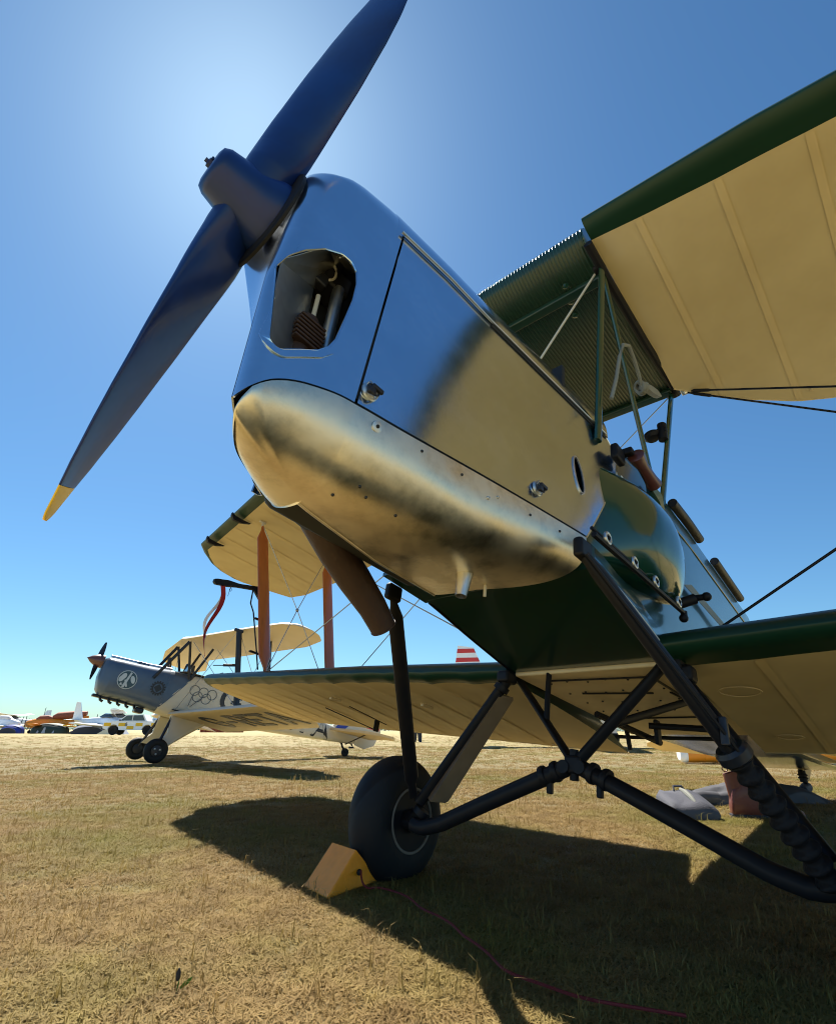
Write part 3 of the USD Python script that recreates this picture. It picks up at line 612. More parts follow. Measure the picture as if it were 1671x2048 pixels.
# --- wings
def wing(name, LE, TE, zf, ribs=.30, band=.08, ripple=.0, label=None, tipy=4.0, ny=140, top='green_fabric'):
    """LE, TE: x of the edges over span y; zf(x, y): height of the flat under-surface"""
    LE = np.array(sorted(LE)); TE = np.array(sorted(TE)); y0, y1 = LE[0, 0], LE[-1, 0]
    flip = abs(y0) > abs(y1)
    u = np.linspace(0, 1, ny); u = u ** .75 if not flip else u
    ys_ = y0 + (y1 - y0) * np.linspace(0, 1, ny)
    e = np.linspace(0, 1, ny)
    if flip: ys_ = y0 + (y1 - y0) * (1 - np.sin((1 - e) * np.pi / 2) if False else e ** 1.35)
    else: ys_ = y1 - (y1 - y0) * ((1 - e) ** 1.35)
    def surf(cs, lower):
        G = []
        for y in ys_:
            xl, xt = np.interp(y, LE[:, 0], LE[:, 1]), np.interp(y, TE[:, 0], TE[:, 1]); c = max(1e-3, xl - xt); row = []
            k = min(1, c / 1.0)
            for s in cs:
                x = xl - c * s; z = zf(x, y)
                nose_ = .03 * k * min(1, c)
                if lower: dz = nose_ * (1 - math.sqrt(max(0, 1 - (1 - min(1, s / .05)) ** 2))) - .010 * c * math.sin(math.pi * s) * -1 * .6
                else: dz = nose_ + (.088 * c * k) * (math.sqrt(max(0, 1 - (1 - min(1, s / .32)) ** 2)) if s < .32 else (1 - ((s - .32) / .68) ** 1.6)) * 1.0 - nose_ * (s > .32) * min(1, (s - .32) / .68)
                rb = abs(math.sin(math.pi * y / ribs))
                if lower: dz += ripple * (1 - rb ** .5) * math.exp(-((s - .12) / .13) ** 2) * -1 + .004 * rb ** .8 * math.exp(-((s - .5) / .42) ** 2)
                row.append((x, y, z + dz))
            G.append(row)
        return G
    cs_low = np.concatenate([band + (1 - band) * np.linspace(0, 1, 26)])
    low = surf(cs_low, True); c0 = np.array([np.mean(LE[:, 1]) - .5, np.mean(ys_), 0])
    def orient(sh, up):
        t = trimesh.Trimesh(*sh, process=False)
        return (sh[0], sh[1][:, ::-1]) if (t.area_faces @ t.face_normals[:, 2]) * (1 if up else -1) < 0 else sh
    w = part(name, orient(grid(low), False), 'cream_fabric', bp, smooth=True, label=label)
    a = surf(band * np.linspace(1, 0, 12) ** 2, True); b = surf(.18 * np.linspace(0, 1, 10)[1:] ** 1.6, False)
    le = grid(np.concatenate([np.array(a), np.array(b)], 1)); t = trimesh.Trimesh(*le, process=False)
    if (t.area_faces @ t.face_normals[:, 0]) < 0: le = (le[0], le[1][:, ::-1])
    part('leading_edge', le, 'green_edge', w, smooth=True)
    part('upper_skin', orient(grid(surf(.18 + .82 * np.linspace(0, 1, 20), False)), True), top, w, smooth=True)
    for k in range(1, 24):
        yk = k * ribs * (-1 if flip else 1)
        if not (min(y0, y1) + .05 < yk < max(y0, y1) - .3) or abs(yk) > 4.2: continue
        xl, xt = np.interp(yk, LE[:, 0], LE[:, 1]), np.interp(yk, TE[:, 0], TE[:, 1]); c = xl - xt
        G = []
        for dy in (-.014, .014):
            G.append([(xl - c * t_, yk + dy, zf(xl - c * t_, yk + dy) + .006 * c * math.sin(math.pi * t_) - .0028) for t_ in np.linspace(band + .005, .985, 20)])
        part('rib_tape', orient(grid(G), False), 'cream_fabric', w, smooth=True)
        if k % 2: part('drain_eyelet', revolve([(.009, 0), (.009, .003), (.004, .004)], (xt + .05, yk + .06, zf(xt + .05, yk + .06) - .0015), (0, 0, -1), 10), 'cream_belly', w)
    # trailing edge wire and root rib
    te = [(np.interp(y, TE[:, 0], TE[:, 1]) , y, zf(np.interp(y, TE[:, 0], TE[:, 1]), y) + .003) for y in ys_]
    part('trailing_edge', tube(te, .005, 6), 'cream_fabric', w)
    yr = ys_[-1] if flip else ys_[0]
    i = -1 if flip else 0
    rib = np.concatenate([np.array(a)[i][::1], np.array(b)[i], np.array(surf(.18 + .82 * np.linspace(0, 1, 20), False))[i], np.array(low)[i][::-1]])
    n = len(rib); c = rib.mean(0); part('root_rib', (np.vstack([rib, c]), np.array([(j, (j + 1) % n, n) for j in range(n)])), 'green_tank', w, smooth=False)
    return w
US = wing('upper_wing', [(-.40, -1.13), (-2.56, -1.50), (-4.38, -1.83), (-4.51, -1.94), (-4.66, -2.12), (-4.74, -2.3), (-4.76, -2.48)],
          [(-.40, -2.30), (-.9, -2.50), (-1.3, -2.62), (-3.32, -3.045), (-3.74, -3.10), (-4.21, -3.165), (-4.48, -3.14), (-4.54, -3.03), (-4.65, -2.8), (-4.74, -2.6), (-4.76, -2.48)],
          lambda x, y: .915 + .05 * (x + 1.861) - .01 * (y + 3.2), band=.07, label='far upper wing, its rounded tip showing beyond the nose')
UP = wing('upper_wing', [(.405, -1.085), (1.05, -1.127), (1.305, -1.155), (2.56, -1.37), (4.38, -1.70), (4.6, -1.9), (4.76, -2.3)],
          [(.405, -2.140), (.66, -2.38), (.89, -2.54), (1.05, -2.61), (1.4, -2.66), (3.3, -2.92), (4.4, -3.0), (4.65, -2.7), (4.76, -2.3)],
          lambda x, y: 1.001 + .12 * (x + 1.093) + .05 * (y - .424), band=.088, label='near upper wing, spreading out of the picture on the right')
LSw = wing('lower_wing', [(-.36, -1.80), (-1.51, -1.876), (-2.466, -1.975), (-3.87, -2.115), (-4.0, -2.22), (-4.08, -2.45), (-4.11, -2.80)],
           [(-.36, -3.08), (-1.53, -3.17), (-2.74, -3.28), (-3.46, -3.33), (-3.86, -3.34), (-4.02, -3.22), (-4.09, -3.0), (-4.11, -2.80)],
           lambda x, y: -.715 + .07 * (x + 1.75) - .08 * (y + .38), band=.07, ripple=.012, label='far lower wing with puckered fabric behind its green edge')
LPw = wing('lower_wing', [(.345, -1.676), (.841, -1.725), (2.4, -1.88), (3.87, -2.03), (4.0, -2.2), (4.1, -2.75)],
           [(.345, -2.99), (.606, -3.06), (2.7, -3.25), (3.86, -3.3), (4.02, -3.1), (4.1, -2.75)],
           lambda x, y: -.715 + .07 * (x + 1.75) + .08 * (y - .38), band=.12, label='near lower wing with round inspection ring')
zls = lambda x, y: -.715 + .07 * (x + 1.75) - .08 * (y + .38)
zlp = lambda x, y: -.715 + .07 * (x + 1.75) + .08 * (y - .38)
part('inspection_ring', torus((-2.13, .47, zlp(-2.13, .47) - .003), (0, 0, 1), .07, .004, 40, 8, .5), 'cream_fabric', LPw)
part('inspection_ring', torus((-2.75, .50, zlp(-2.75, .5) - .003), (0, 0, 1), .05, .004, 40, 8, .5), 'cream_fabric', LPw)
for y in (-1.3, -2.2): part('pulley_cover', box((-2.35, y, zls(-2.35, y) - .012), (.10, .025, .02), r=.006), 'cream_belly', LSw)
hx, hy = -2.75, -2.15; part('aileron_horn', cat(tube([(hx + .28, hy - .3, zls(hx, hy) - .004), (hx, hy, zls(hx, hy) - .11)], .004, 6), box((hx, hy, zls(hx, hy) - .08), (.05, .015, .08), r=.006), tube([(hx + .3, hy, zls(hx, hy) - .006), (hx - .1, hy, zls(hx, hy) - .05)], .0035, 6)), 'black_paint', LSw)
# slot brackets on the far upper wing
for y in (-2.62, -3.35, -4.05):
    xl = np.interp(y, [-4.38, -2.56], [-1.83, -1.50]); z = .90 + .05 * (xl + 1.861)
    part('slot_bracket', loft([[(xl + a, y - .015, z + b), (xl + a, y + .015, z + b), (xl + a, y + .015, z + b - h), (xl + a, y - .015, z + b - h)] for a, b, h in ((.03, .02, .03), (.0, .0, .045), (-.08, -.005, .035), (-.17, 0, .005))]), 'black_paint', US)
# interplane struts, their fittings, and the bracing wires
wood = [(0, (.15, .6)), (.035, (.3, .8)), (.10, 1), (.9, 1), (.965, (.3, .8)), (1, (.15, .6))]
fT, fB = np.array([-1.861, -3.199, .895]), np.array([-2.16, -2.93, zls(-2.16, -2.93) + .10])
rT, rB = np.array([-2.60, -3.12, .85]), np.array([-2.88, -2.93, zls(-2.88, -2.93) + .09])
for a, b in ((fT, fB), (rT, rB)):
    st = part('interplane_strut', strut(a + (b - a) * .02, b, .115, .036, ts=wood, n=20), 'strut_wood', bp, smooth=50)
    part('strut_fitting', cat(strut(a + [0, 0, .02], a + (b - a) * .06, .025, .012), box(a + [0, 0, .012], (.07, .02, .015), r=.005)), 'pale_fitting', st)
    part('strut_fitting', cat(strut(b, a + (b - a) * .95, .03, .016), box(b + [0, 0, -.01], (.09, .03, .02), r=.006)), 'black_paint', st)
mid = (fT + rB + rT + fB) / 4
for a, b in ((fT, rB), (rT, fB)): part('incidence_wire', tube([a, mid, b], .0038, 6), 'steel_wire', bp)
part('wire_ball', sphere(mid, .016, 2), 'steel_wire', bp)
for a, b in ((fB, (-2.2, -.40, .90)), (rB, (-2.25, -.40, .90)), ((-1.9, -.36, -.62), rT)): part('bracing_wire', tube([a, b], .0042, 6), 'steel_wire', bp)
for a, b in (((-2.20, .455, .885), (-2.16, 2.95, -.40)), ((-2.205, .455, .875), (-2.75, 2.85, -.5)), ((-1.87, .37, -.655), (-1.86, 3.2, 1.0)), ((-2.30, .36, -.66), (-2.55, 3.1, .95))):
    w_ = part('bracing_wire', tube([a, b], .0052, 8), 'black_paint', bp)
    d = (np.array(b) - a); d /= np.linalg.norm(d); part('turnbuckle', tube([np.array(a) + d * .02, np.array(a) + d * .035, np.array(a) + d * .11, np.array(a) + d * .125], [.005, .009, .009, .005], 8), 'black_paint', w_)
part('wire_lug', cat(box((-2.195, .45, .895), (.07, .06, .02), r=.006), cyl((-2.20, .45, .88), (-2.19, .43, .91), .012)), 'bare_metal', bp)

# --- cabane struts, strap-wrapped, with their wires and mirror
CT = np.array([-1.295, .395, .945])
part('cabane_strut', strut((-1.362, .305, .02), CT, .044, .024), 'green_paint', bp)
part('cabane_strut', strut((-1.86, .335, .04), CT + [-.02, -.005, -.01], .036, .020), 'green_paint', bp)
part('cabane_strut', strut((-1.93, .335, .03), (-2.215, .37, .93), .040, .024), 'green_paint', bp)
for a, b in (((-1.358, -.33, .05), (-1.30, -.385, .93)), ((-1.86, -.33, .05), (-1.31, -.385, .92)), ((-1.93, -.33, .03), (-2.22, -.37, .92))): part('cabane_strut', strut(a, b, .038, .022), 'green_paint', bp)
part('strut_joint', box(CT + [0, -.01, .005], (.06, .05, .05), r=.012), 'black_paint', bp)
part('strut_joint', box((-2.22, .375, .925), (.05, .05, .05), r=.012), 'black_paint', bp)
part('bracing_wire', tube([(-1.30, .36, .93), (-1.36, -.33, .10)], .0055, 8), 'pale_fitting', bp)
part('bracing_wire', tube([(-2.22, .36, .91), (-2.0, -.33, .1)], .003, 6), 'steel_wire', bp)
part('bracing_wire', tube([(-2.22, -.36, .91), (-2.0, .33, .1)], .003, 6), 'steel_wire', bp)
part('mirror', cat(revolve([(.0, .0), (.03, .004), (.042, .018), (.042, .03), (0, .034)], (-2.04, .30, .50), (0, -.2, 1), 20), box((-2.04, .335, .535), (.03, .07, .03), r=.008), cyl((-2.045, .345, .48), (-2.045, .345, .58), .022)), 'black_paint', bp)

# --- undercarriage
wheelc = lambda s: np.array([-1.775, s * .88, -1.312])
def wheel(s):
    c = wheelc(s)
    prof = []
    for a in np.linspace(-2.5, 2.5, 40):      # tyre section
        prof.append((.162 + .088 * math.cos(a), .100 * math.sin(a) * (1 - .12 * math.cos(a))))
    w = part('wheel', revolve([(r, h) for r, h in prof], c, (0, 1, 0), 64), 'tyre_rubber', bp, smooth=60)
    for h in (-.062, .062): part('tyre_rib', torus(c + [0, h * .9, 0], (0, 1, 0), .226, .0025, 64, 6), 'tyre_rubber', w)
    part('rim', cat(revolve([(.121, -.094), (.112, -.080), (.09, -.070), (.05, -.075), (.05, -.095), (.0, -.095)], c, (0, 1, 0), 40), revolve([(.121, .094), (.112, .080), (.09, .070), (.05, .075), (.05, .095), (.0, .095)], c, (0, 1, 0), 40)), 'black_paint', w)
    for h in (-.094, .094): part('rim_ring', torus(c + [0, h, 0], (0, 1, 0), .121, .006, 64, 8), 'rim_paint', w)
    part('hub', cat(cyl(c + [.05, -s * .16, 0], c + [0, s * .05, 0], .035), cyl(c - [0, s * .13, 0], c - [0, s * .10, 0], .045)), 'black_paint', w)
wheel(-1); wheel(1)
apx = np.array([-1.722, 0, -1.073])
for s in (-1, 1):
    c = wheelc(s); top = np.array([-1.07, s * .374, -.62]); rad_ = np.array([-1.80, s * .353, -.735]); inn = np.array([-1.69, s * .70, -1.327])
    if s < 0:
        part('compression_leg', strut(top, inn + [.02, 0, .10], .062, .040, ts=[(0, .45), (.04, .5), (.10, 1), (.9, 1), (.93, .6), (1, .6)]), 'black_paint', bp)
        rr = part('radius_rod', strut(rad_, inn + [-.02, 0, .08], .05, .044), 'black_paint', bp)
        a, b = rad_ + (inn - rad_) * .10, rad_ + (inn - rad_) * .84
        d = (b - a); d /= np.linalg.norm(d); back = np.array([-.1, s * .0 + .055, 0]); back = np.array([-.075, .035, 0]); nrm = np.cross(d, back); nrm *= .016 / np.linalg.norm(nrm)
        part('wooden_fairing', loft([[p_ + nrm, p_ - nrm, p_ + back * k - nrm * .2, p_ + back * k + nrm * .2] for p_, k in ((a, .9), (a + (b - a) * .02, 1), (b - (b - a) * .02, 1), (b, .9))]), 'fairing_wood', rr, smooth=False)
        [part('rod_collar', revolve([(.034, -.012), (.034, .012)], rad_ + (inn - rad_) * k, d, 16), 'black_paint', rr) for k in (.06, .92)]
    else:
        low_ = top + (inn - top) * .66
        leg = part('compression_leg', strut(top, low_ , .058, .042, ts=[(0, .7), (.05, .8), (.12, 1), (1, 1.05)]), 'black_paint', bp)
        d = (inn - top) / np.linalg.norm(inn - top)
        pg = [low_ - d * .01 + d * L_ for L_ in np.linspace(0, .34, 61)]
        part('rubber_gaiter', tube(pg, [.029 + .005 * math.cos(k / 61 * 2 * np.pi * 8.5) + .002 * math.sin(k * .9) for k in range(61)], 22), 'rubber_gaiter', leg, smooth=True)
        part('leg_collar', cat(revolve([(.036, -.02), (.044, -.01), (.044, .012), (.036, .02)], low_ - d * .03, d, 20), box(low_ - d * .09 + [.02, .02, 0], (.02, .02, .07), r=.004)), 'dark_metal', leg)
        part('brake_cable', tube([top + d * .02 + [.03, .012, 0], top + d * .25 + [.036, .016, 0], low_ + [.034, .02, 0]], .0045, 6), 'black_paint', leg)
        rr = part('radius_rod', strut(rad_, inn + [-.02, 0, .06], .046, .040), 'black_paint', bp)
        part('rod_collar', box(rad_ + [-.01, .02, -.02], (.07, .08, .06), r=.015), 'black_paint', rr)
    part('leg_fitting', box(top + [0, 0, .01], (.07, .03, .06), r=.01), 'black_paint', bp)
    part('leg_fitting', box(rad_ + [0, 0, .01], (.08, .06, .05), r=.012), 'black_paint', bp)
    # half axle: straight, with a bend up at the wheel end
    ap2 = apx + [0, s * .03, -.01]
    ax_pts = [ap2, ap2 + (inn - ap2) * .5 + [0, 0, -.02], ap2 + (inn - ap2) * .8 + [0, 0, -.035], ap2 + (inn - ap2) * .93 + [0, 0, -.025], inn]
    hx_ = part('half_axle', tube(np.array([np.interp(np.linspace(0, 1, 24), [0, .5, .8, .93, 1], np.array(ax_pts)[:, k]) for k in range(3)]).T, .027 if s > 0 else .029, 16), 'black_paint', bp)
    part('axle_clamp', cat(*[revolve([(.034, -.01), (.036, 0), (.034, .01)], ap2 + (inn - ap2) * k, inn - ap2, 18) for k in (.06, .13)], box(ap2 + (inn - ap2) * .095 + [0, 0, -.04], (.02, .02, .05), r=.004)), 'black_paint', hx_)
for top, r_ in (((-1.83, .31, -.70), .021), ((-1.86, -.33, -.72), .016), ((-2.24, .26, -.735), .014)):
    part('pyramid_strut', strut(top, apx if r_ != .014 else apx + (np.array([-1.83, .31, -.70]) - apx) * .38, r_ * 2.4, r_ * 1.8), 'black_paint', bp)
part('pyramid_strut', strut((-1.82, -.16, -.715), apx + (np.array([-1.86, -.33, -.72]) - apx) * .45, .026, .022), 'black_paint', bp)
part('axle_hinge', cat(box(apx, (.05, .06, .06), r=.012), *[cyl(apx + [-.03, s * .03, -.01], apx + [.03, s * .03, -.01], .022) for s in (1, -1)], cyl(apx + [0, 0, -.05], apx + [0, 0, .05], .016)), 'black_paint', bp)

# --- tail
def slab(outline, z, th, m, name, par, mat_low=None):
    g = Polygon(outline); return part(name, prism(g, th, (0, 0, z), (1, 0, 0), (0, 1, 0), (0, 0, 1)), m, par)
for s in (1, -1):
    slab([(-5.35, s * .10), (-5.55, s * .6), (-5.75, s * 1.1), (-5.95, s * 1.34), (-6.15, s * 1.42), (-6.4, s * 1.34), (-6.55, s * 1.0), (-6.5, s * .25), (-6.3, s * .1)][::s], -.235, .04, 'cream_fabric', 'tailplane', bp)
part('rudder', prism(Polygon([(-5.98, -.50), (-5.86, -.20), (-5.80, .2), (-5.95, .55), (-6.2, .65), (-6.5, .5), (-6.62, .1), (-6.5, -.30), (-6.15, -.50)]), .04, (0, -.02, 0), (1, 0, 0), (0, 0, 1), (0, 1, 0)), 'cream_fabric', bp)
part('tail_skid', cat(tube([(-5.95, 0, -.44), (-6.02, 0, -.50), (-6.12, 0, -.565), (-6.20, 0, -.58)], [.016, .018, .016, .012], 10), cyl((-5.98, 0, -.44), (-6.0, 0, -.53), .03), torus((-5.99, 0, -.475), (0, 0, 1), .034, .006, 20, 6), torus((-5.995, 0, -.50), (0, 0, 1), .034, .006, 20, 6)), 'black_paint', bp)
part('tail_strut', tube([(-6.0, .02, -.42), (-6.1, 1.0, -.24)], .012, 8), 'black_paint', bp)

# --- pitot boom on the far front strut
pb = part('pitot_boom', cat(loft([[(x, -3.14 + a * .016, z + b * h) for a, b in ((-1, -1), (1, -1), (1, 1), (-1, 1))] for x, z, h in ((-1.58, .185, .012), (-1.60, .182, .024), (-1.70, .205, .028), (-1.80, .225, .016), (-1.95, .262, .018), (-2.04, .27, .04), (-2.10, .26, .012))]),
     loft([[(x, -3.14 + a * .012, z + b * h) for a, b in ((-1, -1), (1, -1), (1, 1), (-1, 1))] for x, z, h in ((-1.96, .25, .015), (-2.03, .20, .02), (-2.07, .13, .008))])), 'black_paint', bp)
part('pitot_tube', tube([(-1.94, -3.13, .24), (-1.95, -3.12, .12), (-1.99, -3.10, .05), (-2.08, -3.0, -.30), (-2.11, -2.97, -.42)], .006, 6), 'black_paint', pb)
for z in (-.01, -.28): part('pipe_clip', box((-2.04 - (.0 if z > -.1 else .045), -3.05, z), (.10, .03, .014), r=.004), 'black_paint', pb)

# --- things hanging on the biplane
OFF = np.zeros(3)
def hang(name, label, catg, L0):
    return thing(name, label, catg, toW(L0))
rb = hang('streamer', 'red and white warning streamer hanging from the pitot boom on the far strut', 'streamer', (-1.66, -3.14, .19))
def ribbon(pts, w, tw):
    p = np.array(pts, float); G = []
    for i, q_ in enumerate(p):
        a = tw[i]; d = np.array([math.cos(a), math.sin(a), 0]) * w / 2
        G.append([q_ - d, q_, q_ + d])
    return thicken(grid(G), .0015)
o = toW((-1.66, -3.14, .19)); down = np.array([0, 0, -1.0])
pp = [np.array([.03 * math.sin(k * .5), .02 * math.sin(k * .4), -.60 * k / 14]) for k in range(15)]
part('ribbon', ribbon([p_ + [-.005 * k, 0, 0] for k, p_ in enumerate(pp)], .038, [.2 + .13 * k for k in range(15)]), 'red_ribbon', rb)
part('ribbon', ribbon([p_ * [1, 1, .76] + [-.006 * k - .01, .02, 0] for k, p_ in enumerate(pp)], .03, [.9 - .12 * k for k in range(15)]), 'white_ribbon', rb)
part('split_ring', cat(torus((.075, 0, -.03), (1, .4, 0), .012, .002, 18, 6), torus((.075, 0, -.055), (.4, 1, 0), .012, .002, 18, 6), tube([(.075, 0, -.02), (.06, 0, -.11)], .002, 5)), 'dark_metal', rb)
st = hang('tie_strap', 'grey strap looped and knotted round the near cabane struts', 'strap', (-1.41, .36, .5))
L = lambda *p_: toW(p_) - toW((-1.41, .36, .5))
part('loop', tube([L(-1.36, .37, .20), L(-1.39, .385, .33), L(-1.405, .40, .46), L(-1.43, .41, .55), L(-1.50, .41, .61), L(-1.58, .40, .60), L(-1.65, .39, .57), L(-1.70, .38, .545)], .008, 8), 'grey_strap', st)
part('knot', cat(*[torus(L(-1.705 - .012 * k, .37, .55 + .004 * k), (1, .3 * (-1) ** k, .4), .026, .008, 20, 7) for k in range(3)], sphere(L(-1.72, .385, .555), .024, 2)), 'grey_strap', st)
part('strap_end', loft([[L(x, .385 + a * .012, z + b * h) for a, b in ((-1, -1), (1, -1), (1, 1), (-1, 1))] for x, z, h in ((-1.73, .565, .015), (-1.80, .60, .022), (-1.88, .64, .02), (-1.93, .66, .005))]), 'grey_strap', st)
# ------------------------------------------------------------------ on the ground by the biplane
def at_ground(x, y): return np.array([x, y, float(gz(x, y))])
ck = thing('wheel_chock', 'yellow wedge shaped wheel chock in front of the black tyre', 'wheel chock', (-.285, 2.77, 0))
c_ = np.array([-.285, 2.77, 0])
A0, A1 = np.array([-.325, 2.295, 0.0]), np.array([-.158, 2.55, 0.0])      # near end of the wedge, base corners
Lx = np.array([-.115, .15, 0])
apex_ = np.array([-.242, 2.425, .125])
r0 = np.array([A0, A1, apex_]) - c_; r1 = r0 + Lx
wood_ = manifold3d.Manifold.batch_hull([manifold3d.Manifold.sphere(.006, 10).translate(list(map(float, p_ * .96 + np.array([0, 0, .008])))) for p_ in np.vstack([r0, r1])])
part('block', wood_, 'chock_yellow', ck, smooth=30)
hp_ = np.array([-.232, 2.44, .06]) - c_
part('rope_hole', sphere(hp_ + [.008, -.006, 0], .011, 2), 'black_cavity', ck)
rope_pts = np.array([(-.232, 2.435, .06), (-.215, 2.41, .05), (-.19, 2.38, .012), (-.155, 2.385, .010), (-.06, 2.30, .012), (.0, 2.17, .010), (.065, 2.05, .014), (.12, 1.93, .010), (.16, 1.83, .012), (.20, 1.70, .010), (.25, 1.60, .013), (.32, 1.53, .012), (.42, 1.47, .012), (.56, 1.42, .010)])
from scipy.interpolate import CubicSpline
cs_ = CubicSpline(np.arange(len(rope_pts)), rope_pts)(np.linspace(0, len(rope_pts) - 1, 160)); cs_[:, 0] += .006 * np.sin(np.linspace(0, 40, 160)); cs_[10:, 2] += .012
rp = part('rope', tube(cs_, .0036, 8), 'red_rope'); tag(rp, 'thin red rope running from the yellow chock across the shaded grass', 'rope')

bg = thing('bag', 'flat grey canvas bag with a pale strap lying on the grass', 'bag', at_ground(1.95, 4.32))
bx = []
for k, (h, w, d_) in enumerate(((.0, .165, .17), (.04, .18, .18), (.09, .175, .17), (.125, .15, .15), (.135, .09, .10))):
    a = np.linspace(0, 2 * np.pi, 25)[:-1]; e = .35
    px_ = np.sign(np.cos(a)) * np.abs(np.cos(a)) ** e * w; py_ = np.sign(np.sin(a)) * np.abs(np.sin(a)) ** e * d_
    zz_ = h * (1 + .35 * py_ / .18) + .012 * np.sin(px_ * 30) * (k > 1)
    bx.append(np.c_[px_ + .06 * py_, py_, zz_])
part('bag_body', loft(bx), 'grey_canvas', bg, smooth=50)
part('bag_base', loft([b_ * [1.03, 1.03, 0] + [0, 0, z] for b_, z in ((bx[0], 0), (bx[0], .03))]), 'dark_cloth', bg)
part('flap_strap', tube([(.02, -.10, .105), (.02, -.04, .135), (.03, .06, .16), (.03, .13, .17)], [.010, .018, .018, .012], 8), 'grey_strap', bg)
part('bag_handle', tube([(-.02, .13, .15), (-.01, .15, .19), (.05, .15, .19), (.07, .13, .15)], .008, 8), 'grey_canvas', bg)
part('side_fold', tube([(.12, -.15, .05), (.15, 0, .10), (.16, .14, .13)], .010, 8), 'dark_cloth', bg)

bt = thing('boot', 'brown leather ankle boot standing on the grass, toe towards the big wheel leg', 'boot', at_ground(2.42, 4.32), rotz=-.25, group=None)
sec = []
for x, z0, z1, w in ((-.14, .0, .10, .045), (-.12, .0, .20, .055), (-.05, .0, .27, .058), (.02, .0, .24, .055), (.10, .0, .15, .05), (.18, .0, .105, .052), (.27, .0, .08, .05), (.32, .0, .05, .03)):
    a = np.linspace(0, 2 * np.pi, 19)[:-1]; sec.append(np.c_[np.full(18, x), w * np.cos(a), (z0 + z1) / 2 + (z1 - z0) / 2 * np.sign(np.sin(a)) * np.abs(np.sin(a)) ** .7])
part('boot_upper', loft(sec), 'boot_leather', bt, smooth=60)
part('boot_shaft', loft([np.c_[-.06 + r * np.cos(a) * 1.25 + o_, r * .8 * np.sin(a), z + .02 * np.cos(a)] for r, z, o_ in ((.062, .12, 0), (.060, .22, -.01), (.064, .30, -.012), (.056, .30, -.012), (.05, .2, -.01)) for a in [np.linspace(0, 2 * np.pi, 25)[:-1]]]), 'boot_leather', bt, smooth=50)
part('sole', loft([np.c_[xs_, ys_2, np.full(len(xs_), z)] for z in (0.0, .022) for xs_, ys_2 in [(np.array([-.15, -.15, -.05, .1, .25, .33, .33, .25, .1, -.05]), np.array([-.04, .04, .05, .05, .055, .02, -.02, -.055, -.05, -.05]))]]), 'dark_cloth', bt)
part('pull_loop', torus((-.13, 0, .315), (0, 1, 0), .018, .004, 18, 6), 'boot_leather', bt)
part('pull_loop', torus((.015, 0, .30), (0, 1, 0), .014, .004, 18, 6), 'boot_leather', bt)

jk = thing('jacket', 'dark crumpled jacket lying on the grass behind the brown boot', 'jacket', at_ground(2.95, 5.25), rotz=.15)
u, w_ = np.meshgrid(np.linspace(-1, 1, 40), np.linspace(-1, 1, 22), indexing='ij')
G = np.stack([u * .62, w_ * .22, np.maximum(0, .17 * (1 - u ** 2) ** .5 * (1 - w_ ** 2) ** .4 * (.55 + .8 * meshkit.fbm(np.stack([u * 3.2, w_ * 2.2, u * 0], -1), 3, 4)))], -1)
part('cloth', outward(grid(G), np.array([0, 0, -1.0])), 'jacket_cloth', jk, smooth=True)
part('sleeve', tube([(-.45, -.16, .05), (-.6, -.2, .06), (-.75, -.15, .04)], [.05, .055, .045], 12), 'jacket_cloth', jk)
part('collar', tube([(.45, -.1, .10), (.58, 0, .11), (.62, .12, .07)], [.03, .045, .03], 10), 'dark_cloth', jk)

wd = thing('weed', 'small dark seed head and green leaf sticking out of the straw near the camera', 'plant', (-.565, 1.575, 0))
part('stem', tube([(0, 0, 0), (.003, .0, .02), (.0, .0, .045)], .0016, 6), 'weed_leaf', wd)
part('seed_head', loft([np.c_[r * np.cos(a), r * np.sin(a), np.full(9, z)] for r, z in ((.002, .022), (.005, .028), (.0055, .038), (.002, .047)) for a in [np.linspace(0, 2 * np.pi, 10)[:-1]]]), 'weed_head', wd)
part('leaf', thicken(grid([[(.008 + .03 * s * 1.1 + c * .007 * math.sin(math.pi * min(1, s + .02)), -.02 * s, .006 + .03 * s + abs(c) * .002) for c in (-1, 0, 1)] for s in np.linspace(0, 1, 8)]), .0006), 'weed_leaf', wd)

# ------------------------------------------------------------------ the cream biplane with the blue-grey nose (drawn about its spinner tip)
yaw, pt = math.radians(216.80826), math.radians(12.10069)
RJ = np.array([[math.cos(yaw), -math.sin(yaw), 0], [math.sin(yaw), math.cos(yaw), 0], [0, 0, 1]]) @ np.array([[math.cos(pt), 0, -math.sin(pt)], [0, 1, 0], [math.sin(pt), 0, math.cos(pt)]])
TJ = np.array([-6.1087, 9.9937, 1.8047])
gj = RJ @ np.array([-1.62, 0, -1.24]) + TJ; gj[2] = 0
OFF = (gj - TJ) @ RJ
jb = thing('biplane', 'cream biplane with blue grey cowling and painted rings parked on the left', 'biplane', gj, R=RJ)
JW = [(-.30, .16), (-.36, .24), (-.5, .30), (-.9, .33), (-1.5, .35), (-2.4, .35), (-3.4, .27), (-4.6, .17), (-5.9, .05)]
JB = [(-.30, -.30), (-.36, -.5), (-.45, -.58), (-.8, -.57), (-1.2, -.60), (-1.7, -.66), (-2.6, -.62), (-3.6, -.50), (-4.6, -.42), (-5.9, -.30)]
JT = [(-.30, .06), (-.36, .10), (-.5, .11), (-1.0, .13), (-1.5, .17), (-2.0, .21), (-2.2, .20), (-3.4, .17), (-4.6, .05), (-5.9, -.10)]
def jsec(x, n=28, e=.62):
    w, b, tp = ip(x, JW), ip(x, JB), ip(x, JT); a = np.linspace(0, 2 * np.pi, n + 1)[:-1] + np.pi / n; c, s = np.cos(a), np.sin(a)
    return np.c_[np.full(n, x), w * np.sign(c) * np.abs(c) ** e, (tp + b) / 2 + (tp - b) / 2 * np.sign(s) * np.abs(s) ** e]
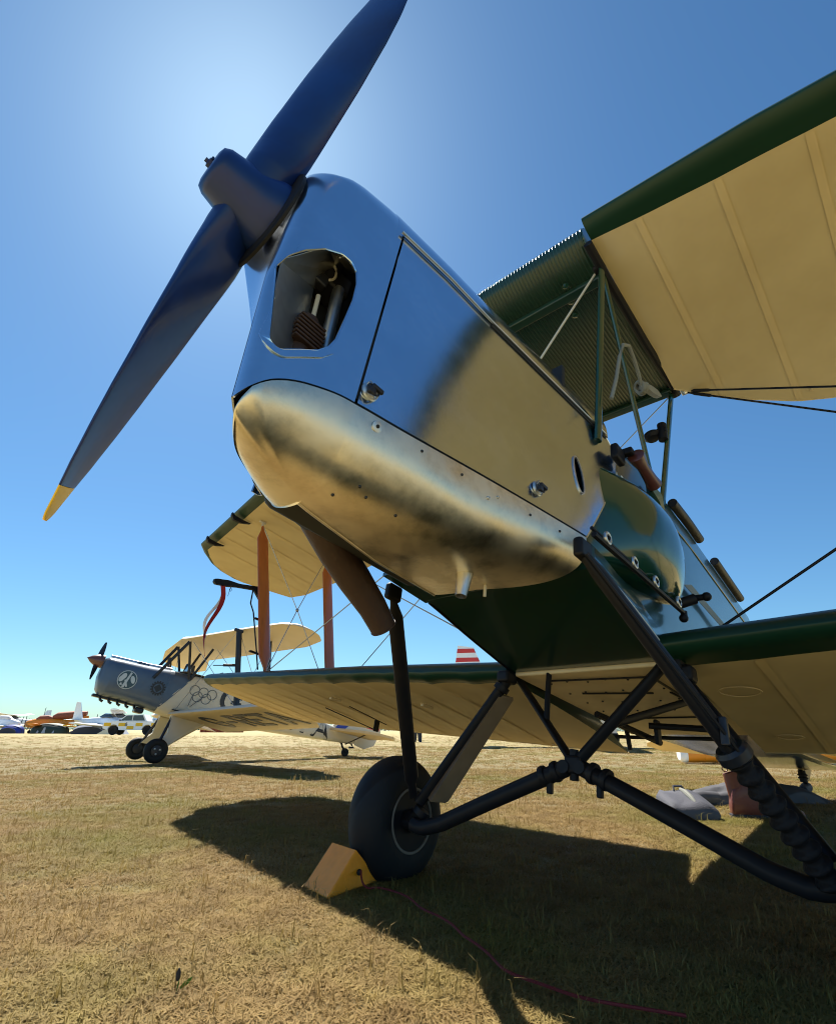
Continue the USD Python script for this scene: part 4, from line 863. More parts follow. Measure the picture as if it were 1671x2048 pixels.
def jside(x, z):
    w, b, tp = ip(x, JW), ip(x, JB), ip(x, JT); s = min(.999, abs((z - (tp + b) / 2) / ((tp - b) / 2))) ** (1 / .62)
    return w * math.sqrt(1 - s * s) ** .62
# the colour division slants: the front section sheared in z
def shear(sec, dx0, dz): sec = sec.copy(); return sec
cw = [jsec(x) for x in np.concatenate([np.linspace(-.30, -.5, 8), np.linspace(-.6, -1.45, 10)])]
cowl = loft(cw); jf = part('cowling', cowl, 'jung_cowl', jb, smooth=40)
body = [jsec(x) for x in np.linspace(-1.455, -5.9, 40)]
jfu = part('fuselage', loft(body), 'jung_cream', jb, smooth=40)
# grey panel running back above the slanting colour line
pn = []
for s in (1, -1):
    G = []
    for q_ in np.linspace(0, 1, 14):
        row = []
        for u_ in np.linspace(0, 1, 14):
            x = -1.45 - u_ * (.02 + .45 * q_); zl = -.50; zt = ip(x, JT) - .04
            z = -.54 + (zt + .54) * q_; row.append((x, s * (jside(x, z) + .004), z))
        G.append(row)
    g_ = grid(G); part('cowl_side_panel', thicken(outward(g_, np.array([-1.6, 0, -.2])), .003), 'jung_cowl', jb, smooth=40)
part('cockpit_deck', loft([np.array([(x, w * c, ip(x, JT) - .02 + h * max(0, math.sin(a))) for a in np.linspace(0, np.pi, 13) for c in [math.cos(a)]]) for x, w, h in ((-1.62, .22, .03), (-1.75, .27, .06), (-2.1, .27, .05), (-2.3, .25, .03))]), 'dark_metal', jb)
for x in (-1.75, -2.45):
    part('windscreen', loft([[(x + a, s, ip(x, JT) + z) for s, z in ((-.2, .0), (.2, .0), (.13, .2), (-.13, .2))] for a in (0, -.012)]), 'window_glass', jb)
part('headrest_fairing', loft([jsec(x, 16) * [1, .55, .5] + [0, 0, ip(x, JT) * .55 + .04] for x in (-2.8, -2.9, -3.3, -3.9)]), 'jung_cream', jb, smooth=40)
part('spinner', revolve([(.0, 0), (.01, -.02), (.06, -.08), (.105, -.17), (.12, -.25), (.12, -.29)], (0, 0, 0), (1, 0, 0), 24), 'venturi_brown', jb, smooth=50)
pa = math.radians(168)
for s in (1, -1):
    d = np.array([0, s * math.sin(pa), s * math.cos(pa)]); b_ = []
    for r, ch, tk in ((.06, .09, .06), (.12, .11, .04), (.2, .11, .025), (.30, .09, .015), (.36, .05, .01)):
        ph = math.atan2(1.3, 2 * np.pi * max(r, .15)); cd = np.array([math.sin(ph), 0, 0]) + np.cross([1, 0, 0], d) * math.cos(ph); nd = np.cross(cd, d); a = np.linspace(0, 2 * np.pi, 13)[:-1]
        b_.append(np.array([-.2, 0, 0]) + d * r + np.cos(a)[:, None] * ch / 2 * cd + np.sin(a)[:, None] * tk / 2 * nd)
    part('propeller_blade', loft(b_), 'dark_metal', jb, smooth=40)
part('exhaust_rail', box((-.75, .0, -.585), (.8, .16, .05), r=.015), 'dark_metal', jb)
for k in range(5): part('exhaust_stub', tube([(-.47 - .15 * k, .08, -.58), (-.50 - .15 * k, .10, -.64), (-.55 - .15 * k, .11, -.66)], .022, 8), 'dark_metal', jb)
part('air_scoop', box((-1.2, 0, -.66), (.16, .26, .10), r=.03), 'dark_metal', jb)
part('top_fairing', tube([(x, .0, ip(x, JT) + .01) for x in np.linspace(-.38, -1.5, 10)], .05, 12), 'bare_metal', jb)
part('filler', box((-.95, .05, .14), (.22, .12, .06), r=.02), 'jung_cowl', jb)
# wings
def jwing(name, LEp, TEp, zf, thick=.10, mlow='jung_under'):
    LEp, TEp = np.array(sorted(LEp)), np.array(sorted(TEp)); ysp = np.linspace(LEp[0, 0], LEp[-1, 0], 61); ysp = np.clip(LEp[0, 0] + (LEp[-1, 0] - LEp[0, 0]) * (.5 - .5 * np.cos(np.linspace(0, np.pi, 61))), LEp[0, 0], LEp[-1, 0])
    lo, up = [], []
    for y in ysp:
        xl, xt = np.interp(y, LEp[:, 0], LEp[:, 1]), np.interp(y, TEp[:, 0], TEp[:, 1]); c = max(.01, xl - xt)
        s = np.linspace(0, 1, 14) ** 1.5
        lo.append([(xl - c * t_, y, zf(xl - c * t_, y) + .02 * c * (1 - min(1, t_ / .06)) ** 2) for t_ in s])
        up.append([(xl - c * t_, y, zf(xl - c * t_, y) + .02 * c + thick * c * (math.sqrt(max(0, 1 - (1 - min(1, t_ / .3)) ** 2)) if t_ < .3 else 1 - ((t_ - .3) / .7) ** 1.6) - .02 * c * t_) for t_ in s])
    w = part(name, grid(lo), mlow, jb, smooth=True); t = grid(up); part('upper_skin', (t[0], t[1][:, ::-1]), 'jung_cream', w, smooth=True)
    return w
uw = jwing('upper_wing', [(-3.47, -2.25), (-3.40, -2.0), (-3.2, -1.83), (-1.9, -1.58), (0, -1.45), (.9, -1.62), (2.58, -1.93), (3.5, -2.12), (3.75, -2.25), (3.85, -2.5)],
           [(-3.47, -2.3), (-3.3, -2.75), (-2.6, -2.8), (-1.15, -2.42), (-.15, -2.55), (.3, -2.6), (1.98, -2.83), (2.85, -2.95), (3.5, -2.9), (3.75, -2.72), (3.85, -2.55)], lambda x, y: .775 + .03 * (x + 2) + .012 * (y - 1) * (y > 0))
lzf = lambda x, y: -.65 + .03 * (x + 1.67) + .055 * (abs(y) - .35)
jlp = jwing('lower_wing', [(.30, -1.66), (2.6, -2.0), (3.6, -2.15), (3.85, -2.4), (3.9, -2.7)], [(.30, -2.85), (2.6, -3.15), (3.5, -3.25), (3.8, -3.05), (3.9, -2.75)], lzf)
jwing('lower_wing', [(-.30, -1.66), (-2.6, -2.0), (-3.6, -2.15), (-3.85, -2.4), (-3.9, -2.7)], [(-.30, -2.85), (-2.6, -3.15), (-3.5, -3.25), (-3.8, -3.05), (-3.9, -2.75)], lzf)

m_ = lettering('G-RETA', .62, (0, 0, 0), (1, 0, 0), (0, 1, 0), .006)
vv = m_[0]; yl = .95 + vv[:, 0] / np.ptp(vv[:, 0]) * 2.65; xl = -1.66 - .148 * (yl - .3) - .24 - (.62 - vv[:, 1])
part('wing_letters', (np.c_[xl, yl, lzf(xl, yl) - .002 - vv[:, 2]], m_[1]), 'black_letter', jlp, smooth=False)
m_ = lettering('G-RETA', .40, (0, 0, 0), (1, 0, 0), (0, 1, 0), .008)
vv = m_[0]; xl = -2.48 - vv[:, 0] / np.ptp(vv[:, 0]) * 2.68; zl_ = -.315 - .025 * (-2.48 - xl) / 2.68 + vv[:, 1]
part('fuselage_letters', (np.c_[xl, [jside(a, b) for a, b in zip(xl, zl_)] + vv[:, 2] - .001, zl_], m_[1]), 'black_letter', jfu, smooth=False)
def decal(poly, m, par, name, cx, cz, depth=.005, lift=.001):
    g = poly if poly.geom_type != 'Polygon' else poly
    v, f = vf(prism(g, depth, (0, 0, 0), (1, 0, 0), (0, 0, 1), (0, 1, 0)))
    v[:, 1] += [jside(a, b) + lift for a, b in zip(v[:, 0] + cx, v[:, 2] + cz)]; v[:, 0] += cx; v[:, 2] += cz
    part(name, (v, f), m, par, smooth=False)
seg = lambda g: g.segmentize(.03)
decal(seg(Point(0, 0).buffer(.165, 40)), 'badge_pale', jf, 'badge_rim', -.76, -.225)
decal(seg(Point(0, 0).buffer(.152, 40)), 'badge_teal', jf, 'badge', -.76, -.225, .005, .004)
leaf = affinity.rotate(affinity.scale(Point(0, 0).buffer(.05, 12), .8, 1.2), 20)
pale = [affinity.translate(leaf, .075, .045), affinity.translate(leaf, .10, .0), affinity.translate(affinity.rotate(affinity.scale(Point(0, 0).buffer(.05, 12), .7, 1.4), -25), -.09, .02),
        affinity.rotate(Polygon([(-.022, -.145), (.022, -.145), (.016, .14), (-.016, .14)]), 12), affinity.rotate(Polygon([(-.014, -.13), (.014, -.13), (.014, .0), (-.014, .0)]), -28), affinity.translate(Polygon([(-.02, -.05), (.03, -.05), (.01, 0)]), .07, -.06)]
from shapely.ops import unary_union
decal(seg(unary_union(pale).intersection(Point(0, 0).buffer(.15, 40))), 'badge_pale', jf, 'badge_figure', -.76, -.225, .005, .008)
teeth = [affinity.rotate(Polygon([(-.016, .10), (.016, .10), (.011, .135), (-.011, .135)]), k * 22.5, origin=(0, 0)) for k in range(16)]
gear_ = unary_union(teeth + [Point(0, 0).buffer(.108, 32)]).difference(Point(0, 0).buffer(.082, 32))
decal(seg(gear_), 'black_letter', jf, 'cog_emblem', -1.42 + .10, -.235)
decal(seg(Polygon([(0, .06), (.06, 0), (0, -.06), (-.06, 0)]).buffer(.012)), 'black_letter', jf, 'diamond', -1.42 + .10, -.235)
for k, (dx, dz) in enumerate(((0, 0), (-.175, 0), (-.35, 0), (-.0875, -.10), (-.2625, -.10))):
    cx, cz = -1.985 + dx, -.105 + dz
    part('painted_ring', tube([(cx + .092 * math.cos(a), jside(cx + .092 * math.cos(a), cz + .092 * math.sin(a)) + .002, cz + .092 * math.sin(a)) for a in np.linspace(0, 2 * np.pi, 33)], .0065, 5), 'grey_letter', jfu)
# slanting colour line, struts, undercarriage, tail
for s in (1, -1):
    part('colour_line', tube([(x, s * (jside(x, z) + .004), z) for x, z in ((-1.47, -.5), (-1.65, -.23), (-1.83, .03))], .008, 6), 'jung_cream', jfu)
    part('cabane_strut', strut((-1.17, s * .34, -.08), (-1.53, s * .45, .72), .06, .035), 'dark_metal', jb)
    part('cabane_strut', strut((-1.80, s * .35, .06), (-1.54, s * .45, .73), .05, .03), 'dark_metal', jb)
    part('cabane_strut', strut((-1.82, s * .35, .06), (-2.02, s * .45, .72), .05, .03), 'dark_metal', jb)
    a, b = np.array([-1.83, s * 2.4, .77 + .012 * 1.4]), np.array([-2.19, s * 2.5, lzf(-2.19, 2.5) + .08])
    st_ = part('interplane_strut', strut(a, b, .10, .05), 'dark_metal', jb)
    part('strut_fitting', box(a + [0, 0, -.02], (.16, .06, .05), r=.012), 'dark_metal', st_); part('strut_fitting', box(b + [0, 0, -.01], (.16, .06, .05), r=.012), 'dark_metal', st_)
    c_, d_ = np.array([-2.42, s * 2.4, .76]), np.array([-2.72, s * 2.5, lzf(-2.72, 2.5) + .06])
    st_ = part('interplane_strut', strut(c_, d_, .09, .045), 'dark_metal', jb)
    for p0_, p1_ in ((a, d_), (c_, b), (a, (-1.75, s * .36, -.55)), (b, (-1.6, s * .46, .74)), (d_, (-2.1, s * .46, .73))): part('bracing_wire', tube([p0_, p1_], .005, 5), 'steel_wire', jb)
    part('leg_fairing', loft([[(-1.70, s * (.42 - .05), -.62), (-2.42, s * .42, -.64), (-2.35, s * .47, -.64), (-1.70, s * .50, -.62)], [(-1.72, s * .56, -.95), (-2.05, s * .58, -.93), (-2.0, s * .62, -.93), (-1.72, s * .64, -.95)], [(-1.60, s * .66, -1.16), (-1.80, s * .67, -1.15), (-1.78, s * .71, -1.15), (-1.60, s * .73, -1.16)]]), 'jung_cream', jb, smooth=20)
    part('shock_leg', strut((-1.74, s * .46, -.60), (-1.60, s * .74, -1.22), .05, .05), 'dark_metal', jb)
    c_ = np.array([-1.60, s * .80, -1.268])
    w = part('wheel', revolve([(.14 + .075 * math.cos(t_), .075 * math.sin(t_)) for t_ in np.linspace(-2.4, 2.4, 24)] and [(.135 + .068 * math.cos(t_), .072 * math.sin(t_)) for t_ in np.linspace(-2.4, 2.4, 24)], c_, (0, 1, 0), 36), 'tyre_rubber', jb, smooth=60)
    for h in (-.055, .055): part('rim', revolve([(.09, h - .012), (.09, h + .012), (.05, h + math.copysign(.02, h)), (.0, h + math.copysign(.02, h))], c_, (0, 1, 0), 28), 'dark_metal', w)
    for k in range(3):
        t_ = k * 2 * np.pi / 3 + .5; part('hub_plate', sphere(c_ + [.05 * math.cos(t_), s * .078, .05 * math.sin(t_)], .018, 1), 'bare_metal', w)
    part('step_plate', strut((-1.70, s * .36, -.53), (-1.98, s * .40, -.53), .02, .10, along=(0, 0, 1)), 'dark_metal', jb)
    # tailplane with its tip
    part('tailplane', prism(Polygon([(-5.2, s * .12), (-5.35, s * .55), (-5.55, s * 1.05), (-5.85, s * 1.30), (-6.15, s * 1.32), (-6.35, s * 1.10), (-6.22, s * .85), (-6.30, s * .12)][::s]), .05, (0, 0, -.13), (1, 0, 0), (0, 1, 0), (0, 0, 1)), 'jung_under', jb)
    part('tail_strut', tube([(-5.7, s * .08, -.34), (-5.75, s * .8, -.12)], .014, 6), 'dark_metal', jb)
for a, b in (((-1.955, .372, -.41), (-1.98, .35, -.17)), ((-1.99, .374, -.42), (-2.2, .35, -.16))): part('control_rod', tube([a, b], .006, 6), 'grey_letter', jb)
part('fin', prism(Polygon([(-5.3, -.02), (-5.55, .25), (-5.85, .50), (-5.98, .52), (-5.98, -.28), (-5.4, -.28)]), .05, (0, -.025, 0), (1, 0, 0), (0, 0, 1), (0, 1, 0)), 'jung_cream', jb)
part('blue_band', prism(Polygon([(-5.35, -.06), (-5.5, .10), (-5.75, .10), (-5.6, -.06)]), .054, (0, -.027, 0), (1, 0, 0), (0, 0, 1), (0, 1, 0)), 'tent_blue', jb)
rd = part('rudder', prism(Polygon([(-5.99, -.30), (-5.99, .55), (-6.25, .6), (-6.5, .45), (-6.62, .1), (-6.5, -.22), (-6.25, -.34)]), .05, (0, -.025, 0), (1, 0, 0), (0, 0, 1), (0, 1, 0)), 'jung_cream', jb)
part('red_band', prism(Polygon([(-6.2, .22), (-6.58, .22), (-6.56, .12), (-6.2, .12)]), .054, (0, -.027, 0), (1, 0, 0), (0, 0, 1), (0, 1, 0)), 'red_paint', rd)
part('tail_wheel', cat(revolve([(.07, -.03), (.09, -.015), (.09, .015), (.07, .03)], (-5.78, 0, -.50), (0, 1, 0), 20), tube([(-5.62, 0, -.30), (-5.68, 0, -.40), (-5.78, .03, -.50)], .025, 8)), 'tyre_rubber', jb)
part('tail_wheel_spring', tube([(-5.9, .0, -.3), (-5.98, .0, -.36), (-5.86, .0, -.38)], .025, 8), 'dark_metal', jb)
part('wing_pitot', cat(tube([(-1.60, 2.45, .09), (-1.88, 2.45, .17)], .008, 6), tube([(-1.76, 2.45, .14), (-1.95, 2.45, .19)], .022, 8)), 'dark_metal', jb)
OFF = np.zeros(3)

# ------------------------------------------------------------------ the aircraft, tents, truck and people further off
def ell(x, w, h, z, n=20, e=.8):
    a = np.linspace(0, 2 * np.pi, n + 1)[:-1]; c, s = np.cos(a), np.sin(a)
    return np.c_[np.full(n, x), w * np.sign(c) * np.abs(c) ** e, z + h * np.sign(s) * np.abs(s) ** e]
def plane(label, x, y, head, size=1.0, body='white_paint', wingm='white_paint', fin='white_paint', high=False, low_z=.75, canopy='window_glass', nose='white_paint', fin_h=1.25, tri=True, prop_dir=.4, group='aircraft parked along the far edge', cat_='aeroplane', tail=-4.6, biplane=False):
    t = thing('parked_aeroplane', label, cat_, at_ground(x, y), math.radians(head), group)
    S = lambda m: (vf(m)[0] * size, vf(m)[1])
    z0 = 1.15 if tri else 1.2
    zt = z0 + .15 if tri else z0 - .5
    part('fuselage', S(loft([ell(1.35, .42, .42, z0 - .05), ell(.9, .52, .55, z0), ell(0, .55, .62, z0 + .05), ell(-1.2, .5, .58, z0 + .05), ell(-2.6, .3, .36, (z0 + zt) / 2 + .05), ell(tail, .08, .14, zt + .1)])), body, t, smooth=50)
    part('cowling', S(loft([ell(1.75, .2, .2, z0 - .05), ell(1.7, .34, .34, z0 - .06), ell(1.36, .43, .43, z0 - .05)])), nose, t, smooth=50)
    part('canopy', S(loft([ell(.75, .3, .1, z0 + .5), ell(.4, .42, .36, z0 + .55), ell(-.5, .43, .42, z0 + .56), ell(-1.3, .2, .12, z0 + .5)])), canopy, t, smooth=50)
    zw = z0 + .98 if high else z0 - .35
    a = np.linspace(0, 2 * np.pi, 21)[:-1]
    sec = lambda yy_, c, dz: np.c_[.35 - c * .3 + c / 2 * np.cos(a) - .1, np.full(20, yy_), zw + dz + np.sin(a) * .085 * (1 + .5 * np.cos(a))]
    for s in (1, -1): part('wing', S(loft([sec(s * .0, 1.5, 0), sec(s * 2.5, 1.4, .10), sec(s * 4.5, 1.15, .25), sec(s * 4.75, .8, .27)])), wingm, t, smooth=40)
    if high:
        for s in (1, -1): part('wing_strut', S(strut((.1, s * .5, z0 - .3), (.1, s * 2.4, zw + .05), .09, .04)), wingm, t)
    for s in (1, -1): part('tailplane', S(loft([np.c_[tail + .2 + c * np.cos(a), np.full(20, s * yy_), zt + .15 + .035 * np.sin(a)] for yy_, c in ((.05, .45), (1.4, .33), (1.5, .2))])), wingm, t, smooth=40)
    part('fin', S(prism(Polygon([(tail + 1.0, zt + .2), (tail + .25, zt + .25 + fin_h), (tail - .3, zt + .3 + fin_h), (tail - .35, zt + .15)]), .09, (0, -.045, 0), (1, 0, 0), (0, 0, 1), (0, 1, 0))), fin, t)
    d = np.array([0, math.sin(prop_dir), math.cos(prop_dir)]); pb_ = np.array([1.85, 0, z0 - .05])
    part('spinner', S(revolve([(.0, .22), (.10, .12), (.15, 0)], (1.75, 0, z0 - .05), (1, 0, 0), 16)), nose, t)
    for s in (1, -1): part('propeller_blade', S(strut(pb_, pb_ + s * d * .95, .14, .03, along=(.6, .5, .1), taper=(.8, .5))), 'dark_metal', t)
    gear = [(1.2, 0), (-.35, 1.2), (-.35, -1.2)] if tri else [(.55, 1.0), (.55, -1.0), (tail + .3, 0)]
    for gx, gy in gear:
        r = .2 if abs(gy) > 0 or tri else .12; zz0 = z0 - .3 if (abs(gy) > 0 or tri) else zt
        lg = part('gear_leg', S(tube([(gx, gy * .75, zz0), (gx, gy, r)], .045, 8)), 'white_paint', t)
        part('wheel', S(revolve([(r * .55, -.07), (r * .9, -.075), (r, -.03), (r, .03), (r * .9, .075), (r * .55, .07)], (gx, gy, r), (0, 1, 0), 20)), 'tyre_rubber', lg)
    return t
plane('pale low-wing aeroplane at the left edge, only its tail in view', -62.5, 70, 160, .95, body='pale_blue_paint', fin_h=1.2)
plane('white low-wing aeroplane with a raked white fin behind the blue tent', -55.0, 66, -22, .95, fin_h=1.35)
plane('long white high-wing aeroplane behind the dark green tent', -60.5, 84, 188, 1.1, high=True, fin='pale_blue_paint')
plane('white aeroplane with a tinted canopy behind the green tent, nose to the orange aircraft', -49.5, 68, 8, .95, canopy='white_ribbon', fin='white_paint', fin_h=.9)
ob = plane('orange aeroplane with its cockpit under a brown cover', -44.3, 67, 200, .95, body='orange_paint', nose='orange_paint', wingm='orange_paint', fin='orange_paint', canopy='brown_cover', fin_h=.5, prop_dir=0.0)
part('engine_cover', loft([ell(-.9, .2, .15, 1.85), ell(-1.4, .6, .4, 1.95), ell(-3.2, .8, .45, 2.1), ell(-4.4, .4, .25, 2.25)]), 'brown_cover', ob, smooth=50)
plane('white aeroplane with the tall square white fin behind the grey tent', -33.8, 62, -15, 1.0, body='pale_blue_paint', fin_h=1.75)
plane('pale aeroplane with its dark propeller upright beside the white and yellow truck', -35.2, 66, 205, 1.05, body='pale_blue_paint', nose='white_paint', high=True, prop_dir=.35)
plane('red and white aeroplane behind the roof of the white and yellow truck', -33.0, 74, 190, 1.1, body='red_paint', wingm='red_paint', fin='white_paint', high=True)
plane('yellow aeroplane low behind the beige tarpaulin', -39.2, 68, 170, .8, body='vehicle_yellow', nose='vehicle_yellow', wingm='vehicle_yellow', fin='white_paint', fin_h=.5)

# the large aeroplane behind the biplane: red and white striped fin, one main wheel seen under the wing
big = thing('parked_aeroplane', 'silver aeroplane with red and white striped fin beyond the foreground biplane', 'aeroplane', at_ground(5.6, 21.6), math.radians(-12))
part('fuselage', loft([ell(4.2, .35, .4, 1.75), ell(3.4, .62, .68, 1.75), ell(1.0, .68, .78, 1.7), ell(-1.5, .5, .6, 1.75), ell(-3.8, .15, .25, 1.9)]), 'bare_metal', big, smooth=50)
for s in (1, -1): part('wing', loft([np.c_[.9 + c / 2 * np.cos(a), np.full(20, s * yy_), 1.12 + dz + np.sin(a) * .09] for yy_, c, dz in ((.2, 1.9, 0), (3.0, 1.6, .2), (4.6, 1.1, .35)) for a in [np.linspace(0, 2 * np.pi, 21)[:-1]]]), 'bare_metal', big, smooth=40)
part('fin', prism(Polygon([(-2.6, 2.0), (-3.35, 3.75), (-4.0, 3.85), (-4.3, 2.0)]), .10, (0, -.05, 0), (1, 0, 0), (0, 0, 1), (0, 1, 0)), 'white_paint', big)
for k in range(5): part('fin_stripe', prism(Polygon([(-2.6, 2.0), (-3.35, 3.75), (-4.0, 3.85), (-4.3, 2.0)]).intersection(Polygon([(-5, 2.1 + .36 * k), (0, 2.1 + .36 * k), (0, 2.27 + .36 * k), (-5, 2.27 + .36 * k)])), .108, (0, -.054, 0), (1, 0, 0), (0, 0, 1), (0, 1, 0)), 'red_paint', big)
part('tailplane', loft([np.c_[-3.5 + c * np.cos(a), np.full(20, yy_), 2.0 + .04 * np.sin(a)] for yy_, c in ((-1.8, .3), (0, .6), (1.8, .3)) for a in [np.linspace(0, 2 * np.pi, 21)[:-1]]]), 'white_paint', big)
for s in (1, -1):
    lg = part('gear_leg', cat(tube([(1.45, s * 1.25, 1.1), (1.45, s * 1.3, .35)], .06, 10), box((1.45, s * 1.3, .42), (.16, .2, .10), r=.03)), 'white_paint', big)
    part('wheel', revolve([(.18, -.10), (.28, -.11), (.34, -.05), (.34, .05), (.28, .11), (.18, .10)], (1.45, s * 1.12, .34), (0, 1, 0), 28), 'tyre_rubber', lg)
    part('gear_door', box((1.45, s * 1.45, .75), (.5, .02, .5)), 'bare_metal', lg)
part('nose_wheel', revolve([(.1, -.06), (.2, -.06), (.24, 0), (.2, .06), (.1, .06)], (3.7, 0, .24), (0, 1, 0), 20), 'tyre_rubber', big)
part('nose_leg', tube([(3.6, 0, 1.3), (3.7, 0, .24)], .05, 8), 'white_paint', big)
part('canopy', loft([ell(2.2, .35, .1, 2.35), ell(1.4, .5, .4, 2.4), ell(-.4, .48, .38, 2.4), ell(-1.4, .25, .1, 2.3)]), 'window_glass', big, smooth=50)

# low orange aircraft with white end and roundel
gl = thing('glider', 'low orange glider with a white nose end on the grass beyond the boot', 'glider', at_ground(7.1, 11.1), math.radians(176))
L_ = [(2.02, .10, .10, .16), (1.96, .15, .14, .16), (1.6, .2, .16, .18), (.6, .26, .19, .2), (-.8, .26, .2, .21), (-2.5, .18, .15, .22), (-4.2, .08, .08, .24)]
part('fuselage', loft([ell(*q_) for q_ in L_[2:]]), 'orange_paint', gl, smooth=50)
part('nose_band', loft([ell(*q_) for q_ in L_[:2]] + [ell(1.9, .16, .145, .16)]), 'white_paint', gl, smooth=50)
part('nose', loft([ell(1.898, .16, .145, .16), ell(1.602, .2, .16, .18)]), 'orange_paint', gl, smooth=50)
for s in (1, -1): part('roundel', cat(loft([np.c_[-.9 + .16 * np.cos(a), np.full(20, s * y_), .22 + .11 * np.sin(a)] for y_ in (.24, .275) for a in [np.linspace(0, 2 * np.pi, 21)[:-1]]])), 'white_paint', gl)
part('tail_fin', prism(Polygon([(-3.7, .25), (-4.1, .62), (-4.4, .62), (-4.4, .2)]), .05, (0, -.025, 0), (1, 0, 0), (0, 0, 1), (0, 1, 0)), 'orange_paint', gl)
for s in (1, -1): part('wing_stub', loft([np.c_[.2 + .4 * np.cos(a), np.full(20, s * y_), .30 + .03 * np.sin(a)] for y_ in (.2, 1.0) for a in [np.linspace(0, 2 * np.pi, 21)[:-1]]]), 'orange_paint', gl)

# people standing beyond the wing, only their legs in view
def person(label, x, y, head, stride, trousers='jeans', broad=1.0):
    t = thing('person', label, 'person', at_ground(x, y), head)
    J = manifold3d.Manifold
    def bone(a, b, ra, rb_): return J.batch_hull([J.sphere(ra, 14).translate(list(map(float, a))), J.sphere(rb_, 14).translate(list(map(float, b)))])
    hip = .92; k = stride
    sh = 1.42; body_ = [bone((0, -.13, sh), (0, .13, sh), .075, .075), bone((0, 0, 1.40), (0, 0, 1.05), .15, .14), bone((0, -.07, hip + .04), (0, .07, hip + .04), .12, .12), bone((0, 0, 1.44), (0.01, 0, 1.55), .055, .055)]
    legs = []
    for s in (1, -1):
        h_, kn, an = (0, s * .095, hip), (s * k * .45 + .03, s * .10, .50), (s * k, s * .10, .09)
        legs += [bone(h_, kn, .095 * broad, .075 * broad), bone(kn, an, .075 * broad, .058 * broad)]
        body_ += [bone((0, s * .19, sh), (-s * k * .4, s * .25, 1.14), .05, .042), bone((-s * k * .4, s * .25, 1.14), (-s * k * .5 + .08, s * .24, .90), .042, .03)]
        hand = (-s * k * .5 + .1, s * .24, .84)
        body_ += [bone((-s * k * .5 + .08, s * .24, .90), hand, .03, .034)] + [bone(np.array(hand) + [.01 * (f_ - 1.5), 0, -.02], np.array(hand) + [.015 * (f_ - 1.5) + .01, 0, -.09 + .008 * abs(f_ - 1.2)], .009, .008) for f_ in range(4)] + [bone(hand, np.array(hand) + [.035, 0, -.05], .011, .009)]
    head_ = [J.sphere(1, 20).scale([.095, .075, .12]).translate([.02, 0, 1.67]), J.sphere(.018, 8).translate([.115, 0, 1.655])]
    head_ += [J.sphere(1, 8).scale([.02, .01, .03]).translate([.01, s * .077, 1.66]) for s in (1, -1)]
    m = sum(body_[1:] + head_, body_[0]); m = m.refine_to_length(.04)
    tm = trimesh.Trimesh(*vf(m), process=False); tm.merge_vertices(); trimesh.smoothing.filter_taubin(tm, iterations=4)
    b_ = part('body', tm, 'skin', t, smooth=True)
    part('trousers', sum(legs[1:] + [bone((0, -.07, hip + .04), (0, .07, hip + .04), .128, .128)], legs[0]), trousers, t, smooth=50)
    part('shirt', sum([bone((0, -.13, sh), (0, .13, sh), .082, .082), bone((0, 0, 1.40), (0, 0, 1.0), .158, .15)] + [bone((0, s * .19, sh), (-s * k * .4, s * .25, 1.14), .058, .05) for s in (1, -1)], J()), 'shirt', t, smooth=50)
    part('hair', J.sphere(1, 20).scale([.1, .082, .11]).translate([-.005, 0, 1.70]) - J.cube([.3, .3, .3], True).translate([.17, 0, 1.58]), 'hair', t, smooth=50)
    for s in (1, -1):
        part('eye', sphere((.105, s * .03, 1.675), .01, 1), 'black_letter', t)
        part('shoe', J.batch_hull([J.sphere(.05, 12).translate([s * k, s * .10, .06]), J.sphere(.04, 12).translate([s * k + .16, s * .105, .04])]), 'dark_cloth', t, smooth=50)
    part('mouth', box((.108, 0, 1.615), (.01, .04, .008)), 'boot_leather', t)
person('person in slim dark trousers and boots walking beyond the far wing, left of the other', -.58, 30.2, math.radians(-8), .10)
person('person in wide dark trousers seen below the wing beside the thin black strut', .0, 29.2, math.radians(-70), .12, 'dark_cloth', 1.6)

